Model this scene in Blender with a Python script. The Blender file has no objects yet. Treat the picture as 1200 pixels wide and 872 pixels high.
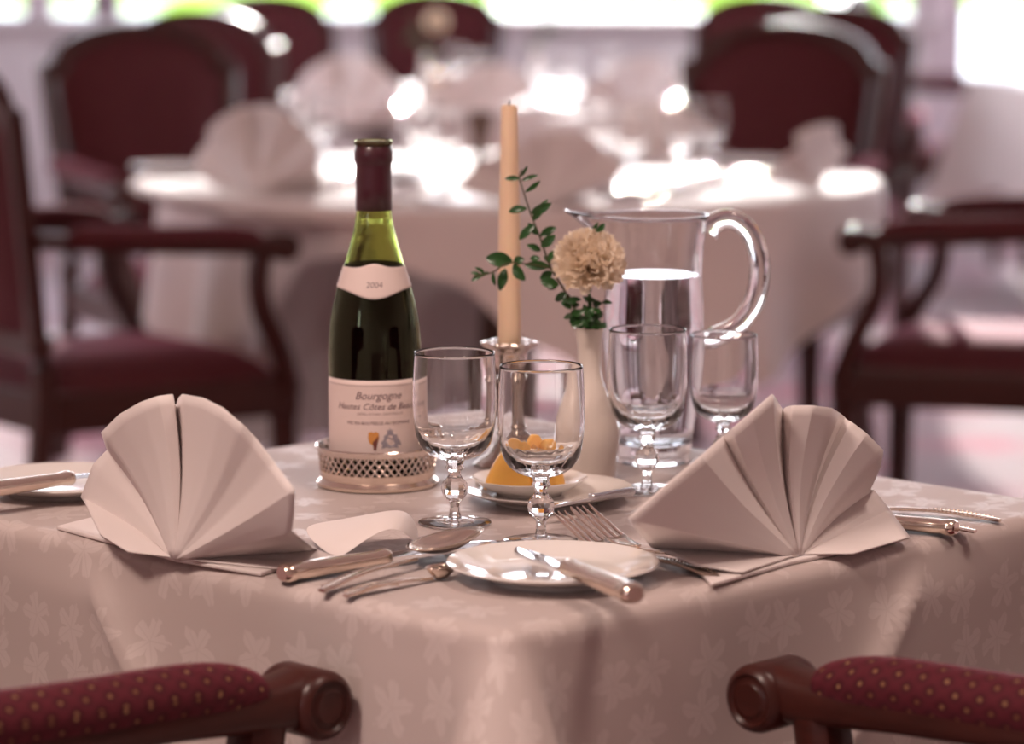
import bpy, bmesh, math, random
from math import sin, cos, pi, radians, tan, atan, atan2, sqrt, exp
from mathutils import Vector, Matrix
random.seed(7)
SC = bpy.context.scene
COL = SC.collection
V = Vector

# ------------------------------------------------------------------ camera model
F = 3700.0
H = 1.256
PITCH = atan(516 / F)
FW = V((0, cos(PITCH), -sin(PITCH))); UP = V((0, sin(PITCH), cos(PITCH))); RT = V((1, 0, 0))
CAM = V((0, 0, H))
TZ = 0.75

def ray(u, v):
    return FW + RT * ((u - 600) / F) - UP * ((v - 436) / F)
def at(u, v, z=TZ):
    d = ray(u, v); return CAM + d * ((z - H) / d.z)
def on_plane(u, v, p, n):
    d = ray(u, v); return CAM + d * ((p - CAM).dot(n) / d.dot(n))
def at_y(u, v, y):
    d = ray(u, v); return CAM + d * (y / d.y)

# ------------------------------------------------------------------ materials
def nd(nt, typ, **kw):
    n = nt.nodes.new(typ)
    for k, val in kw.items():
        if k.startswith('i_'):
            key = k[2:]
            key = int(key) if key.isdigit() else key.replace('_', ' ')
            if isinstance(val, bpy.types.NodeSocket): nt.links.new(val, n.inputs[key])
            else: n.inputs[key].default_value = val
        else: setattr(n, k, val)
    return n
def math_(nt, op, a, b=None, c=None):
    n = nt.nodes.new('ShaderNodeMath'); n.operation = op
    for i, x in enumerate((a, b, c)):
        if x is None: continue
        if isinstance(x, bpy.types.NodeSocket): nt.links.new(x, n.inputs[i])
        else: n.inputs[i].default_value = x
    return n.outputs[0]
def vmath(nt, op, a, b=None):
    n = nt.nodes.new('ShaderNodeVectorMath'); n.operation = op
    for i, x in enumerate((a, b)):
        if x is None: continue
        if isinstance(x, bpy.types.NodeSocket): nt.links.new(x, n.inputs[i])
        else: n.inputs[i].default_value = x
    return n
def mixc(nt, fac, a, b):
    n = nt.nodes.new('ShaderNodeMix'); n.data_type = 'RGBA'
    for idx, x in ((0, fac), (6, a), (7, b)):
        if isinstance(x, bpy.types.NodeSocket): nt.links.new(x, n.inputs[idx])
        else: n.inputs[idx].default_value = x if idx == 0 else (*x, 1)
    return n.outputs[2]
def new_mat(name):
    m = bpy.data.materials.new(name); m.use_nodes = True
    nt = m.node_tree
    return m, nt, nt.nodes['Principled BSDF']
def pm(name, col, rough=0.5, metal=0.0, noise=0.0, nscale=20, bump=0.0, bscale=200, coat=0.0, sheen=0.0, trans=0.0, ior=1.5, sss=0.0):
    m, nt, b = new_mat(name)
    b.inputs['Roughness'].default_value = rough; b.inputs['Metallic'].default_value = metal
    b.inputs['Coat Weight'].default_value = coat; b.inputs['Sheen Weight'].default_value = sheen
    b.inputs['Transmission Weight'].default_value = trans; b.inputs['IOR'].default_value = ior
    if sss:
        b.inputs['Subsurface Weight'].default_value = sss; b.inputs['Subsurface Radius'].default_value = (0.02, 0.012, 0.006)
        b.inputs['Subsurface Scale'].default_value = 0.5
    co = nd(nt, 'ShaderNodeTexCoord')
    tx = nd(nt, 'ShaderNodeTexNoise', i_Vector=co.outputs['Object'], i_Scale=nscale, i_Detail=3.0)
    c = mixc(nt, tx.outputs[0], tuple(x * (1 - noise) for x in col), tuple(min(1, x * (1 + noise)) for x in col))
    nt.links.new(c, b.inputs['Base Color'])
    if bump:
        t2 = nd(nt, 'ShaderNodeTexNoise', i_Vector=co.outputs['Object'], i_Scale=bscale, i_Detail=2.0)
        bm = nd(nt, 'ShaderNodeBump', i_Height=t2.outputs[0], i_Strength=bump, i_Distance=0.002)
        nt.links.new(bm.outputs[0], b.inputs['Normal'])
    return m
def glass_mat(name, col=(1, 1, 1), ior=1.5, rough=0.0):
    m = bpy.data.materials.new(name); m.use_nodes = True; nt = m.node_tree
    nt.nodes.remove(nt.nodes['Principled BSDF'])
    g = nd(nt, 'ShaderNodeBsdfGlass', i_Color=(*col, 1), i_IOR=ior, i_Roughness=rough)
    nt.links.new(g.outputs[0], nt.nodes['Material Output'].inputs['Surface'])
    return m

def damask_mat():
    m, nt, b = new_mat('damask_linen')
    uv = nd(nt, 'ShaderNodeUVMap')
    sc = vmath(nt, 'MULTIPLY', uv.outputs[0], (18.0, 18.0, 0)).outputs[0]
    vo = nd(nt, 'ShaderNodeTexVoronoi', voronoi_dimensions='2D', i_Vector=sc, i_Scale=1.0, i_Randomness=0.45)
    df = vmath(nt, 'SUBTRACT', sc, vo.outputs['Position']).outputs[0]
    s = nd(nt, 'ShaderNodeSeparateXYZ', i_0=df)
    cs = nd(nt, 'ShaderNodeSeparateColor', i_0=vo.outputs['Color'])
    r = vmath(nt, 'LENGTH', df).outputs['Value']
    th = math_(nt, 'ADD', math_(nt, 'ARCTAN2', s.outputs[1], s.outputs[0]), math_(nt, 'MULTIPLY', cs.outputs[0], 6.28))
    pet = math_(nt, 'ABSOLUTE', math_(nt, 'COSINE', math_(nt, 'MULTIPLY', th, 2.5)))
    edge = math_(nt, 'ADD', 0.15, math_(nt, 'MULTIPLY', pet, 0.27))
    wob = nd(nt, 'ShaderNodeTexNoise', i_Vector=sc, i_Scale=5.0, i_Detail=2.0)
    edge = math_(nt, 'ADD', edge, math_(nt, 'MULTIPLY', math_(nt, 'SUBTRACT', wob.outputs[0], 0.5), 0.45))
    dlt = math_(nt, 'SUBTRACT', edge, r)
    mk = nd(nt, 'ShaderNodeMapRange', interpolation_type='SMOOTHSTEP', i_Value=dlt, i_From_Min=-0.01, i_From_Max=0.05)
    vein = nd(nt, 'ShaderNodeMapRange', interpolation_type='SMOOTHSTEP', i_Value=math_(nt, 'MULTIPLY', r, math_(nt, 'ABSOLUTE', math_(nt, 'SINE', math_(nt, 'MULTIPLY', th, 2.5)))), i_From_Min=0.0, i_From_Max=0.05)
    mask = math_(nt, 'MULTIPLY', mk.outputs[0], math_(nt, 'ADD', 0.45, math_(nt, 'MULTIPLY', vein.outputs[0], 0.55)))
    c = mixc(nt, mask, (0.50, 0.415, 0.395), (0.57, 0.485, 0.465))
    nt.links.new(c, b.inputs['Base Color'])
    rg = math_(nt, 'SUBTRACT', 0.62, math_(nt, 'MULTIPLY', mask, 0.17))
    nt.links.new(rg, b.inputs['Roughness'])
    b.inputs['Sheen Weight'].default_value = 0.15
    wv = nd(nt, 'ShaderNodeTexNoise', i_Vector=sc, i_Scale=60.0, i_Detail=1.0)
    bm = nd(nt, 'ShaderNodeBump', i_Height=wv.outputs[0], i_Strength=0.06, i_Distance=0.001)
    nt.links.new(bm.outputs[0], b.inputs['Normal'])
    return m
def dotted_fabric():
    m, nt, b = new_mat('dotted_red_upholstery')
    uv = nd(nt, 'ShaderNodeUVMap')
    rot = nd(nt, 'ShaderNodeVectorRotate', rotation_type='Z_AXIS', i_Vector=uv.outputs[0], i_Angle=radians(45))
    vo = nd(nt, 'ShaderNodeTexVoronoi', voronoi_dimensions='2D', i_Vector=rot.outputs[0], i_Scale=66.0, i_Randomness=0.08)
    dot = nd(nt, 'ShaderNodeMapRange', interpolation_type='SMOOTHSTEP', i_Value=vo.outputs['Distance'], i_From_Min=0.07, i_From_Max=0.17, i_To_Min=1.0, i_To_Max=0.0)
    ring = nd(nt, 'ShaderNodeMapRange', interpolation_type='SMOOTHSTEP', i_Value=vo.outputs['Distance'], i_From_Min=0.0, i_From_Max=0.6)
    base = mixc(nt, ring.outputs[0], (0.034, 0.003, 0.006), (0.078, 0.007, 0.014))
    cs = nd(nt, 'ShaderNodeSeparateColor', i_0=vo.outputs['Color'])
    gold = mixc(nt, cs.outputs[0], (0.17, 0.07, 0.03), (0.30, 0.16, 0.08))
    c = mixc(nt, math_(nt, 'MULTIPLY', dot.outputs[0], 0.85), base, gold)
    nt.links.new(c, b.inputs['Base Color'])
    b.inputs['Roughness'].default_value = 0.8; b.inputs['Sheen Weight'].default_value = 0.40; b.inputs['Sheen Roughness'].default_value = 0.35; b.inputs['Specular IOR Level'].default_value = 0.25
    b.inputs['Sheen Tint'].default_value = (1, 0.30, 0.42, 1)
    bm = nd(nt, 'ShaderNodeBump', i_Height=vo.outputs['Distance'], i_Strength=0.5, i_Distance=0.002)
    nt.links.new(bm.outputs[0], b.inputs['Normal'])
    return m
def wood_mat():
    m, nt, b = new_mat('dark_mahogany')
    co = nd(nt, 'ShaderNodeTexCoord')
    mp = nd(nt, 'ShaderNodeMapping', i_Vector=co.outputs['Object'], i_Scale=(30, 5, 30))
    tx = nd(nt, 'ShaderNodeTexNoise', i_Vector=mp.outputs[0], i_Scale=3.0, i_Detail=5.0)
    c = mixc(nt, tx.outputs[0], (0.020, 0.004, 0.003), (0.065, 0.012, 0.008))
    nt.links.new(c, b.inputs['Base Color'])
    b.inputs['Roughness'].default_value = 0.36; b.inputs['Coat Weight'].default_value = 0.08; b.inputs['Specular IOR Level'].default_value = 0.28; b.inputs['Coat Roughness'].default_value = 0.15
    return m
def carpet_mat():
    m, nt, b = new_mat('patterned_pink_carpet')
    co = nd(nt, 'ShaderNodeTexCoord')
    vo = nd(nt, 'ShaderNodeTexVoronoi', i_Vector=co.outputs['Object'], i_Scale=2.6, i_Randomness=0.5, feature='SMOOTH_F1')
    ns = nd(nt, 'ShaderNodeTexNoise', i_Vector=co.outputs['Object'], i_Scale=9.0, i_Detail=3.0)
    f = nd(nt, 'ShaderNodeMapRange', i_Value=math_(nt, 'ADD', vo.outputs['Distance'], math_(nt, 'MULTIPLY', ns.outputs[0], 0.4)), i_From_Min=0.35, i_From_Max=0.7)
    c = mixc(nt, f.outputs[0], (0.50, 0.20, 0.235), (0.42, 0.33, 0.335))
    nt.links.new(c, b.inputs['Base Color']); b.inputs['Roughness'].default_value = 0.95
    fine = nd(nt, 'ShaderNodeTexNoise', i_Vector=co.outputs['Object'], i_Scale=400.0)
    bm = nd(nt, 'ShaderNodeBump', i_Height=fine.outputs[0], i_Strength=0.4, i_Distance=0.004)
    nt.links.new(bm.outputs[0], b.inputs['Normal'])
    return m
def pane_mat():
    m = bpy.data.materials.new('window_glass'); m.use_nodes = True; nt = m.node_tree
    nt.nodes.remove(nt.nodes['Principled BSDF'])
    t = nd(nt, 'ShaderNodeBsdfTransparent'); g = nd(nt, 'ShaderNodeBsdfGlossy', i_Roughness=0.0)
    fr = nd(nt, 'ShaderNodeFresnel', i_IOR=1.45)
    mx = nd(nt, 'ShaderNodeMixShader', i_0=fr.outputs[0], i_1=t.outputs[0], i_2=g.outputs[0])
    nt.links.new(mx.outputs[0], nt.nodes['Material Output'].inputs['Surface'])
    return m
def cloth_translucent(name, col, tf=0.25):
    m, nt, b = new_mat(name)
    b.inputs['Base Color'].default_value = (*col, 1); b.inputs['Roughness'].default_value = 0.7
    tr = nd(nt, 'ShaderNodeBsdfTranslucent', i_Color=(*col, 1))
    ns = nd(nt, 'ShaderNodeTexNoise', i_Scale=300.0)
    bm = nd(nt, 'ShaderNodeBump', i_Height=ns.outputs[0], i_Strength=0.05, i_Distance=0.001)
    nt.links.new(bm.outputs[0], b.inputs['Normal'])
    mx = nd(nt, 'ShaderNodeMixShader', i_0=tf, i_1=b.outputs[0], i_2=tr.outputs[0])
    nt.links.new(mx.outputs[0], nt.nodes['Material Output'].inputs['Surface'])
    return m

M = dict(
    damask=damask_mat(), fabric=dotted_fabric(), wood=wood_mat(), carpet=carpet_mat(), pane=pane_mat(),
    cloth=cloth_translucent('white_table_linen', (0.74, 0.635, 0.605), 0.03),
    napkin=cloth_translucent('white_napkin_linen', (0.86, 0.775, 0.755), 0.14),
    china=pm('glazed_white_china', (0.80, 0.75, 0.72), 0.08, noise=0.01, coat=0.6),
    silver=pm('polished_silver', (0.78, 0.70, 0.64), 0.14, 1.0, noise=0.05, nscale=60),
    steel=pm('steel_blade', (0.62, 0.63, 0.66), 0.10, 1.0, noise=0.04),
    gilt=pm('warm_silver_handle', (0.82, 0.70, 0.60), 0.17, 1.0, noise=0.06, nscale=80),
    tarnish=pm('aged_silver', (0.42, 0.35, 0.30), 0.22, 1.0, noise=0.18, nscale=40),
    glass=glass_mat('clear_crystal', (1, 1, 1), 1.5), water=glass_mat('water', (0.97, 0.98, 1.0), 1.33),
    bottle=glass_mat('green_bottle_glass', (0.84, 0.90, 0.60), 1.5),
    wine=pm('dark_red_wine', (0.004, 0.001, 0.002), 0.9, noise=0.1),
    capsule=pm('burgundy_foil', (0.050, 0.006, 0.014), 0.35, noise=0.1, coat=0.2),
    paper=pm('cream_label_paper', (0.74, 0.60, 0.565), 0.6, noise=0.02),
    ink=pm('grey_ink', (0.22, 0.15, 0.16), 0.7), ink_soft=pm('pale_ink', (0.36, 0.26, 0.26), 0.7),
    crest=pm('ochre_crest', (0.62, 0.27, 0.07), 0.5, noise=0.3, nscale=900), crest_red=pm('brown_crest', (0.15, 0.04, 0.03), 0.6),
    crest_grey=pm('grey_crest', (0.33, 0.29, 0.33), 0.6, noise=0.4, nscale=900),
    wax=pm('ivory_wax', (0.83, 0.60, 0.42), 0.45, noise=0.02, sss=0.3), wick=pm('burnt_wick', (0.05, 0.03, 0.02), 0.9),
    vase=pm('glazed_cream_ceramic', (0.74, 0.65, 0.59), 0.18, noise=0.02, coat=0.3),
    petal=cloth_translucent('peach_petal', (1.0, 0.88, 0.74), 0.3),
    leaf=pm('dark_green_leaf', (0.018, 0.075, 0.014), 0.33, noise=0.4, nscale=50, bump=0.1),
    stem=pm('brown_green_stem', (0.06, 0.055, 0.02), 0.6, noise=0.2),
    butter=pm('yellow_butter', (0.86, 0.47, 0.10), 0.45, noise=0.05, nscale=40, sss=0.15),
    wall=pm('white_painted_panelling', (0.72, 0.66, 0.69), 0.55, noise=0.01), plaster=pm('warm_plaster', (0.74, 0.64, 0.60), 0.8, noise=0.02),
    ceil=pm('ceiling_paint', (0.8, 0.74, 0.70), 0.9, noise=0.01), frame=pm('painted_window_frame', (0.64, 0.54, 0.60), 0.5, noise=0.02),
    darkframe=pm('dark_window_post', (0.20, 0.13, 0.17), 0.4, noise=0.1),
    brown=pm('brown_ceramic', (0.10, 0.05, 0.035), 0.3, noise=0.15), amber=pm('amber_wax', (0.75, 0.38, 0.16), 0.5, noise=0.08),
    lawn=pm('lawn', (0.42, 0.58, 0.10), 0.95, noise=0.3, nscale=3), hedge=pm('hedge_leaves', (0.36, 0.52, 0.08), 0.8, noise=0.5, nscale=4, bump=0.5, bscale=8),
    terrace=pm('pale_terrace_stone', (0.8, 0.77, 0.72), 0.9, noise=0.05, nscale=2), tablewood=pm('plain_table_wood', (0.12, 0.06, 0.035), 0.5, noise=0.3),
    felt=pm('dark_felt', (0.02, 0.02, 0.03), 0.95, noise=0.2),
)

M['wine'].node_tree.nodes['Principled BSDF'].inputs['Specular IOR Level'].default_value = 0.0

# ------------------------------------------------------------------ mesh builder
class MB:
    def __init__(s): s.v = []; s.f = []; s.uv = []
    def add(s, p, uv=(0, 0)):
        s.v.append(V(p)); s.uv.append(uv); return len(s.v) - 1
    def grid(s, rows, closed=False, uvs=None):
        """rows: list of equally long lists of points; closed wraps each row"""
        idx = []
        for i, r in enumerate(rows):
            rr = list(r) + ([r[0]] if closed else [])
            L = 0; line = []
            for j, p in enumerate(rr):
                if j: L += (V(p) - V(rr[j - 1])).length
                line.append(s.add(p, uvs[i][j] if uvs else (L, i * 0.01)))
            idx.append(line)
        for a, b in zip(idx, idx[1:]):
            for j in range(len(a) - 1):
                s.f.append((a[j], a[j + 1], b[j + 1], b[j]))
        return s
    def cap(s, ring):
        s.f.append(tuple(s.add(p, (p[0], p[1])) for p in ring)); return s
    def lathe(s, prof, n=48, c=(0, 0, 0), mod=None, caps=True):
        rows = []
        for r, z in prof:
            row = []
            for k in range(n):
                a = 2 * pi * k / n
                rr = r * (mod(a, z) if mod else 1)
                row.append((c[0] + rr * cos(a), c[1] + rr * sin(a), c[2] + z))
            rows.append(row)
        R = max(r for r, z in prof)
        uvs = [[(R * 2 * pi * k / n, z) for k in range(n + 1)] for r, z in prof]
        s.grid(rows, True, uvs)
        if caps:
            if prof[0][0] > 1e-5: s.cap(rows[0][::-1])
            if prof[-1][0] > 1e-5: s.cap(rows[-1])
        return s
    def tube(s, path, rad, n=10, caps=True, up=(0, 0, 1), sq=1.0):
        path = [V(p) for p in path]; N = len(path)
        if not isinstance(rad, (list, tuple)): rad = [rad] * N
        rows = []; uvs = []; L = 0
        for i, p in enumerate(path):
            t = (path[min(i + 1, N - 1)] - path[max(i - 1, 0)]).normalized()
            u = V(up); sd = t.cross(u)
            if sd.length < 1e-3: sd = t.cross(V((1, 0, 0.1)))
            sd.normalize(); u = sd.cross(t).normalized()
            r = rad[i]; ra, rb = r if isinstance(r, (list, tuple)) else (r, r)
            if i: L += (p - path[i - 1]).length
            row = []
            for k in range(n):
                a = 2 * pi * (k + 0.5) / n
                cc, ss = cos(a), sin(a)
                if sq != 1.0:
                    cc = math.copysign(abs(cc) ** sq, cc); ss = math.copysign(abs(ss) ** sq, ss)
                row.append(p + sd * (cc * ra) + u * (ss * rb))
            rows.append(row); uvs.append([((ra + rb) * pi * k / n, L) for k in range(n + 1)])
        s.grid(rows, True, uvs)
        if caps: s.cap(rows[0][::-1]); s.cap(rows[-1])
        return s
    def box(s, c, size, rot=0.0):
        x, y, z = (d / 2 for d in size); R = Matrix.Rotation(rot, 3, 'Z')
        p = [V(c) + R @ V((sx * x, sy * y, sz * z)) for sz in (-1, 1) for sx, sy in ((-1, -1), (1, -1), (1, 1), (-1, 1))]
        i = [s.add(q, (q.x + q.y, q.z)) for q in p]
        for f in ((3, 2, 1, 0), (4, 5, 6, 7), (0, 1, 5, 4), (1, 2, 6, 5), (2, 3, 7, 6), (3, 0, 4, 7)):
            s.f.append(tuple(i[k] for k in f))
        return s
    def prism(s, pts, z0, z1):
        a = [V((p[0], p[1], z0)) for p in pts]; b = [V((p[0], p[1], z1)) for p in pts]
        s.grid([a, b], True); s.cap(a[::-1]); s.cap(b); return s
    def xf(s, mtx):
        s.v = [mtx @ p for p in s.v]; return s
    def build(s, name, mat, parent=None, smooth=True, angle=40, bevel=0, solid=0, sub=0, merge=1e-6, label=None):
        me = bpy.data.meshes.new(name); me.from_pydata([tuple(p) for p in s.v], [], s.f)
        ul = me.uv_layers.new(name='UVMap')
        for lp in me.loops: ul.data[lp.index].uv = s.uv[lp.vertex_index]
        bm = bmesh.new(); bm.from_mesh(me)
        bmesh.ops.remove_doubles(bm, verts=bm.verts, dist=merge)
        bmesh.ops.recalc_face_normals(bm, faces=bm.faces)
        bm.to_mesh(me); bm.free()
        me.materials.append(mat)
        if smooth:
            me.shade_smooth(); me.set_sharp_from_angle(angle=radians(angle))
        o = bpy.data.objects.new(name, me); COL.objects.link(o)
        if parent: o.parent = parent
        if solid:
            md = o.modifiers.new('solid', 'SOLIDIFY'); md.thickness = solid; md.offset = -1
        if sub:
            md = o.modifiers.new('sub', 'SUBSURF'); md.levels = sub; md.render_levels = sub
        if bevel:
            md = o.modifiers.new('bev', 'BEVEL'); md.width = bevel; md.segments = 3; md.limit_method = 'ANGLE'
        if label: o['label'] = label
        return o

def smooth_path(pts, n=8):
    """Catmull-Rom through pts (any tuples of equal length)"""
    out = []
    P = [tuple(p) for p in pts]; P = [P[0]] + P + [P[-1]]
    for i in range(1, len(P) - 2):
        for k in range(n):
            t = k / n
            out.append(tuple(0.5 * (2 * b + (c - a) * t + (2 * a - 5 * b + 4 * c - d) * t * t + (3 * b - a - 3 * c + d) * t ** 3)
                             for a, b, c, d in zip(P[i - 1], P[i], P[i + 1], P[i + 2])))
    out.append(P[-2]); return out

def tag(o, label, cat, group=None, kind=None):
    o['label'] = label; o['category'] = cat
    if group: o['group'] = group
    if kind: o['kind'] = kind
    return o
def thing(name, label, cat, loc=(0, 0, 0), rz=0.0, group=None):
    o = bpy.data.objects.new(name, None); o.empty_display_size = 0.05; COL.objects.link(o)
    o.location = loc; o.rotation_euler = (0, 0, rz)
    return tag(o, label, cat, group)
KIDS = {}
def copy_tree(o, parent=None):
    c = o.copy(); COL.objects.link(c)
    if parent: c.parent = parent
    for ch in [x for x in COL.objects if x.parent == o and x != c]: copy_tree(ch, c)
    return c
def dup(o, label, loc, rz=0.0, group=None, scale=None):
    c = copy_tree(o); c.location = loc; c.rotation_euler = (0, 0, rz); c['label'] = label
    if group: c['group'] = group
    if scale: c.scale = (scale,) * 3
    return c
def struct(o):
    o['kind'] = 'structure'; return o

# ------------------------------------------------------------------ setting
YW = 13.0; XL, XR, YB, ZC = -4.6, 4.6, -4.0, 3.2
SILL, HEAD = 0.893, 2.9
WY0, WY1, WZ0, WZ1 = 7.6, 12.4, 0.95, 2.8
def side_wall(x, name, narrow=False):                       # a side wall with one wide window opening
    mb = MB()
    if narrow:                                # and one narrow window near the front
        a, b = -3.2, -2.35
        mb.box((x, (YB + a) / 2, ZC / 2), (0.12, a - YB, ZC)); mb.box((x, (b + WY0) / 2, ZC / 2), (0.12, WY0 - b, ZC))
        mb.box((x, (a + b) / 2, WZ0 / 2), (0.12, b - a, WZ0)); mb.box((x, (a + b) / 2, (WZ1 + ZC) / 2), (0.12, b - a, ZC - WZ1))
    else: mb.box((x, (YB + WY0) / 2, ZC / 2), (0.12, WY0 - YB, ZC))
    mb.box((x, (WY1 + YW) / 2, ZC / 2), (0.12, YW - WY1, ZC))
    mb.box((x, (WY0 + WY1) / 2, WZ0 / 2), (0.12, WY1 - WY0, WZ0)); mb.box((x, (WY0 + WY1) / 2, (WZ1 + ZC) / 2), (0.12, WY1 - WY0, ZC - WZ1))
    struct(mb.build(name, M['plaster'], smooth=False))
struct(MB().box(((XL + XR) / 2, (YB + YW) / 2, -0.05), (XR - XL, YW - YB, 0.1)).build('floor', M['carpet'], smooth=False))
struct(MB().box(((XL + XR) / 2, (YB + YW) / 2, ZC + 0.05), (XR - XL, YW - YB, 0.1)).build('ceiling', M['ceil'], smooth=False))
side_wall(XL - 0.06, 'wall_left', True)
side_wall(XR + 0.06, 'wall_right')
struct(MB().box(((XL + XR) / 2, YB - 0.06, ZC / 2), (XR - XL, 0.12, ZC)).build('wall_front', M['plaster'], smooth=False))
wb = MB()
LOW = 0.35                                     # sill of the right-hand glazing, added this low to brighten that side
wb.box(((XL + 1.75) / 2, YW + 0.1, SILL / 2), (1.75 - XL, 0.2, SILL))
wb.box(((1.75 + XR) / 2, YW + 0.1, LOW / 2), (XR - 1.75, 0.2, LOW))
wb.box(((XL + XR) / 2, YW + 0.1, (HEAD + ZC) / 2), (XR - XL, 0.2, ZC - HEAD))
x = XL + 0.03
while x < 1.7:                                 # tongue-and-groove boards on the dado
    wb.box((x + 0.055, YW - 0.006, 0.44), (0.104, 0.012, 0.72)); x += 0.11
struct(wb.build('wall_back', M['wall'], smooth=False))
struct(MB().box(((XL + 1.75) / 2, YW - 0.03, SILL + 0.0), (1.75 - XL, 0.10, 0.035)).build('trim_1', M['wall'], smooth=False, bevel=0.006))
struct(MB().box(((XL + 1.75) / 2, YW - 0.015, 0.06), (1.75 - XL, 0.03, 0.12)).build('baseboard_back', M['wall'], smooth=False, bevel=0.005))
def window(i, x0, x1, z0, mul, mat=M['frame']):
    f = MB(); w = 0.06; y = YW + 0.08
    f.box((x0 + w / 2, y, (z0 + HEAD) / 2), (w, 0.07, HEAD - z0)); f.box((x1 - w / 2, y, (z0 + HEAD) / 2), (w, 0.07, HEAD - z0))
    f.box(((x0 + x1) / 2, y, z0 + 0.012), (x1 - x0, 0.07, 0.024)); f.box(((x0 + x1) / 2, y, HEAD - 0.03), (x1 - x0, 0.07, 0.06))
    for m in mul: f.box((m, y, (z0 + HEAD) / 2), (0.045, 0.06, HEAD - z0))
    o = struct(f.build('window_%d' % i, mat, smooth=False))
    MB().box(((x0 + x1) / 2, y, (z0 + HEAD) / 2), (x1 - x0 - 0.02, 0.006, HEAD - z0 - 0.02)).build('pane', M['pane'], o, smooth=False)
window(1, XL, -1.95, SILL, (-3.2,)); window(2, -1.95, -1.67, SILL, ()); window(3, -1.67, 1.70, SILL, ())
window(4, 1.80, XR, LOW, (3.2,))
for i, x in ((5, XL - 0.06), (6, XR + 0.06)):
    f = MB()
    for y in (WY0 + .03, 9.2, 10.8, WY1 - .03): f.box((x, y, (WZ0 + WZ1) / 2), (0.06, 0.06, WZ1 - WZ0))
    for z in (WZ0 + .02, WZ1 - .03): f.box((x, (WY0 + WY1) / 2, z), (0.06, WY1 - WY0, 0.05))
    o = struct(f.build('window_%d' % i, M['frame'], smooth=False))
    MB().box((x, (WY0 + WY1) / 2, (WZ0 + WZ1) / 2), (0.006, WY1 - WY0 - .02, WZ1 - WZ0 - .02)).build('pane', M['pane'], o, smooth=False)
struct(MB().box((-1.67, YW + 0.04, (SILL + HEAD) / 2), (0.075, 0.12, HEAD - SILL)).build('trim_2', M['darkframe'], smooth=False, bevel=0.006))
struct(MB().box((1.75, YW + 0.06, (LOW + HEAD) / 2), (0.10, 0.16, HEAD - LOW)).build('trim_3', M['frame'], smooth=False, bevel=0.006))
# outside: terrace, lawn, low wall and hedges
struct(MB().box((0, 22, -0.2), (44, 17.6, 0.1)).build('ground', M['terrace'], smooth=False))
struct(MB().box((0, 46, -0.18), (70, 30, 0.1)).build('lawn', M['lawn'], smooth=False))
struct(MB().box((0, 29.6, 0.18), (44, 0.4, 0.7)).build('garden_wall', M['terrace'], smooth=False, bevel=0.03))
def hedge(cx, y, w, h, label):
    mb = MB(); rnd = random.Random(int(cx * 10))
    rows = []
    for i in range(13):
        ph = pi * i / 12
        rows.append([(cx + w / 2 * sin(ph) * cos(a) * (1 + rnd.uniform(-.12, .12)), y + 0.9 * sin(ph) * sin(a) * (1 + rnd.uniform(-.12, .12)),
                      -0.13 + h / 2 - h / 2 * cos(ph) * (1 + rnd.uniform(-.05, .05))) for a in [2 * pi * k / 24 for k in range(24)]])
    o = mb.grid(rows, True).build('hedge', M['hedge'], merge=1e-4)
    return tag(o, label, 'hedge', 'hedges in the garden')
hedge(-2.3, 33, 4.2, 1.9, 'yellow-green garden hedge seen through the window left of the table candle')
hedge(1.9, 33, 2.6, 1.8, 'green garden hedge seen through the window left of the big right chair back')
hedge(5.5, 33, 3.6, 1.9, 'green garden hedge seen at the top right through the glazing')
hedge(-6.0, 34, 3.0, 1.6, 'pale garden hedge seen through the window in the top left corner')

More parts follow.
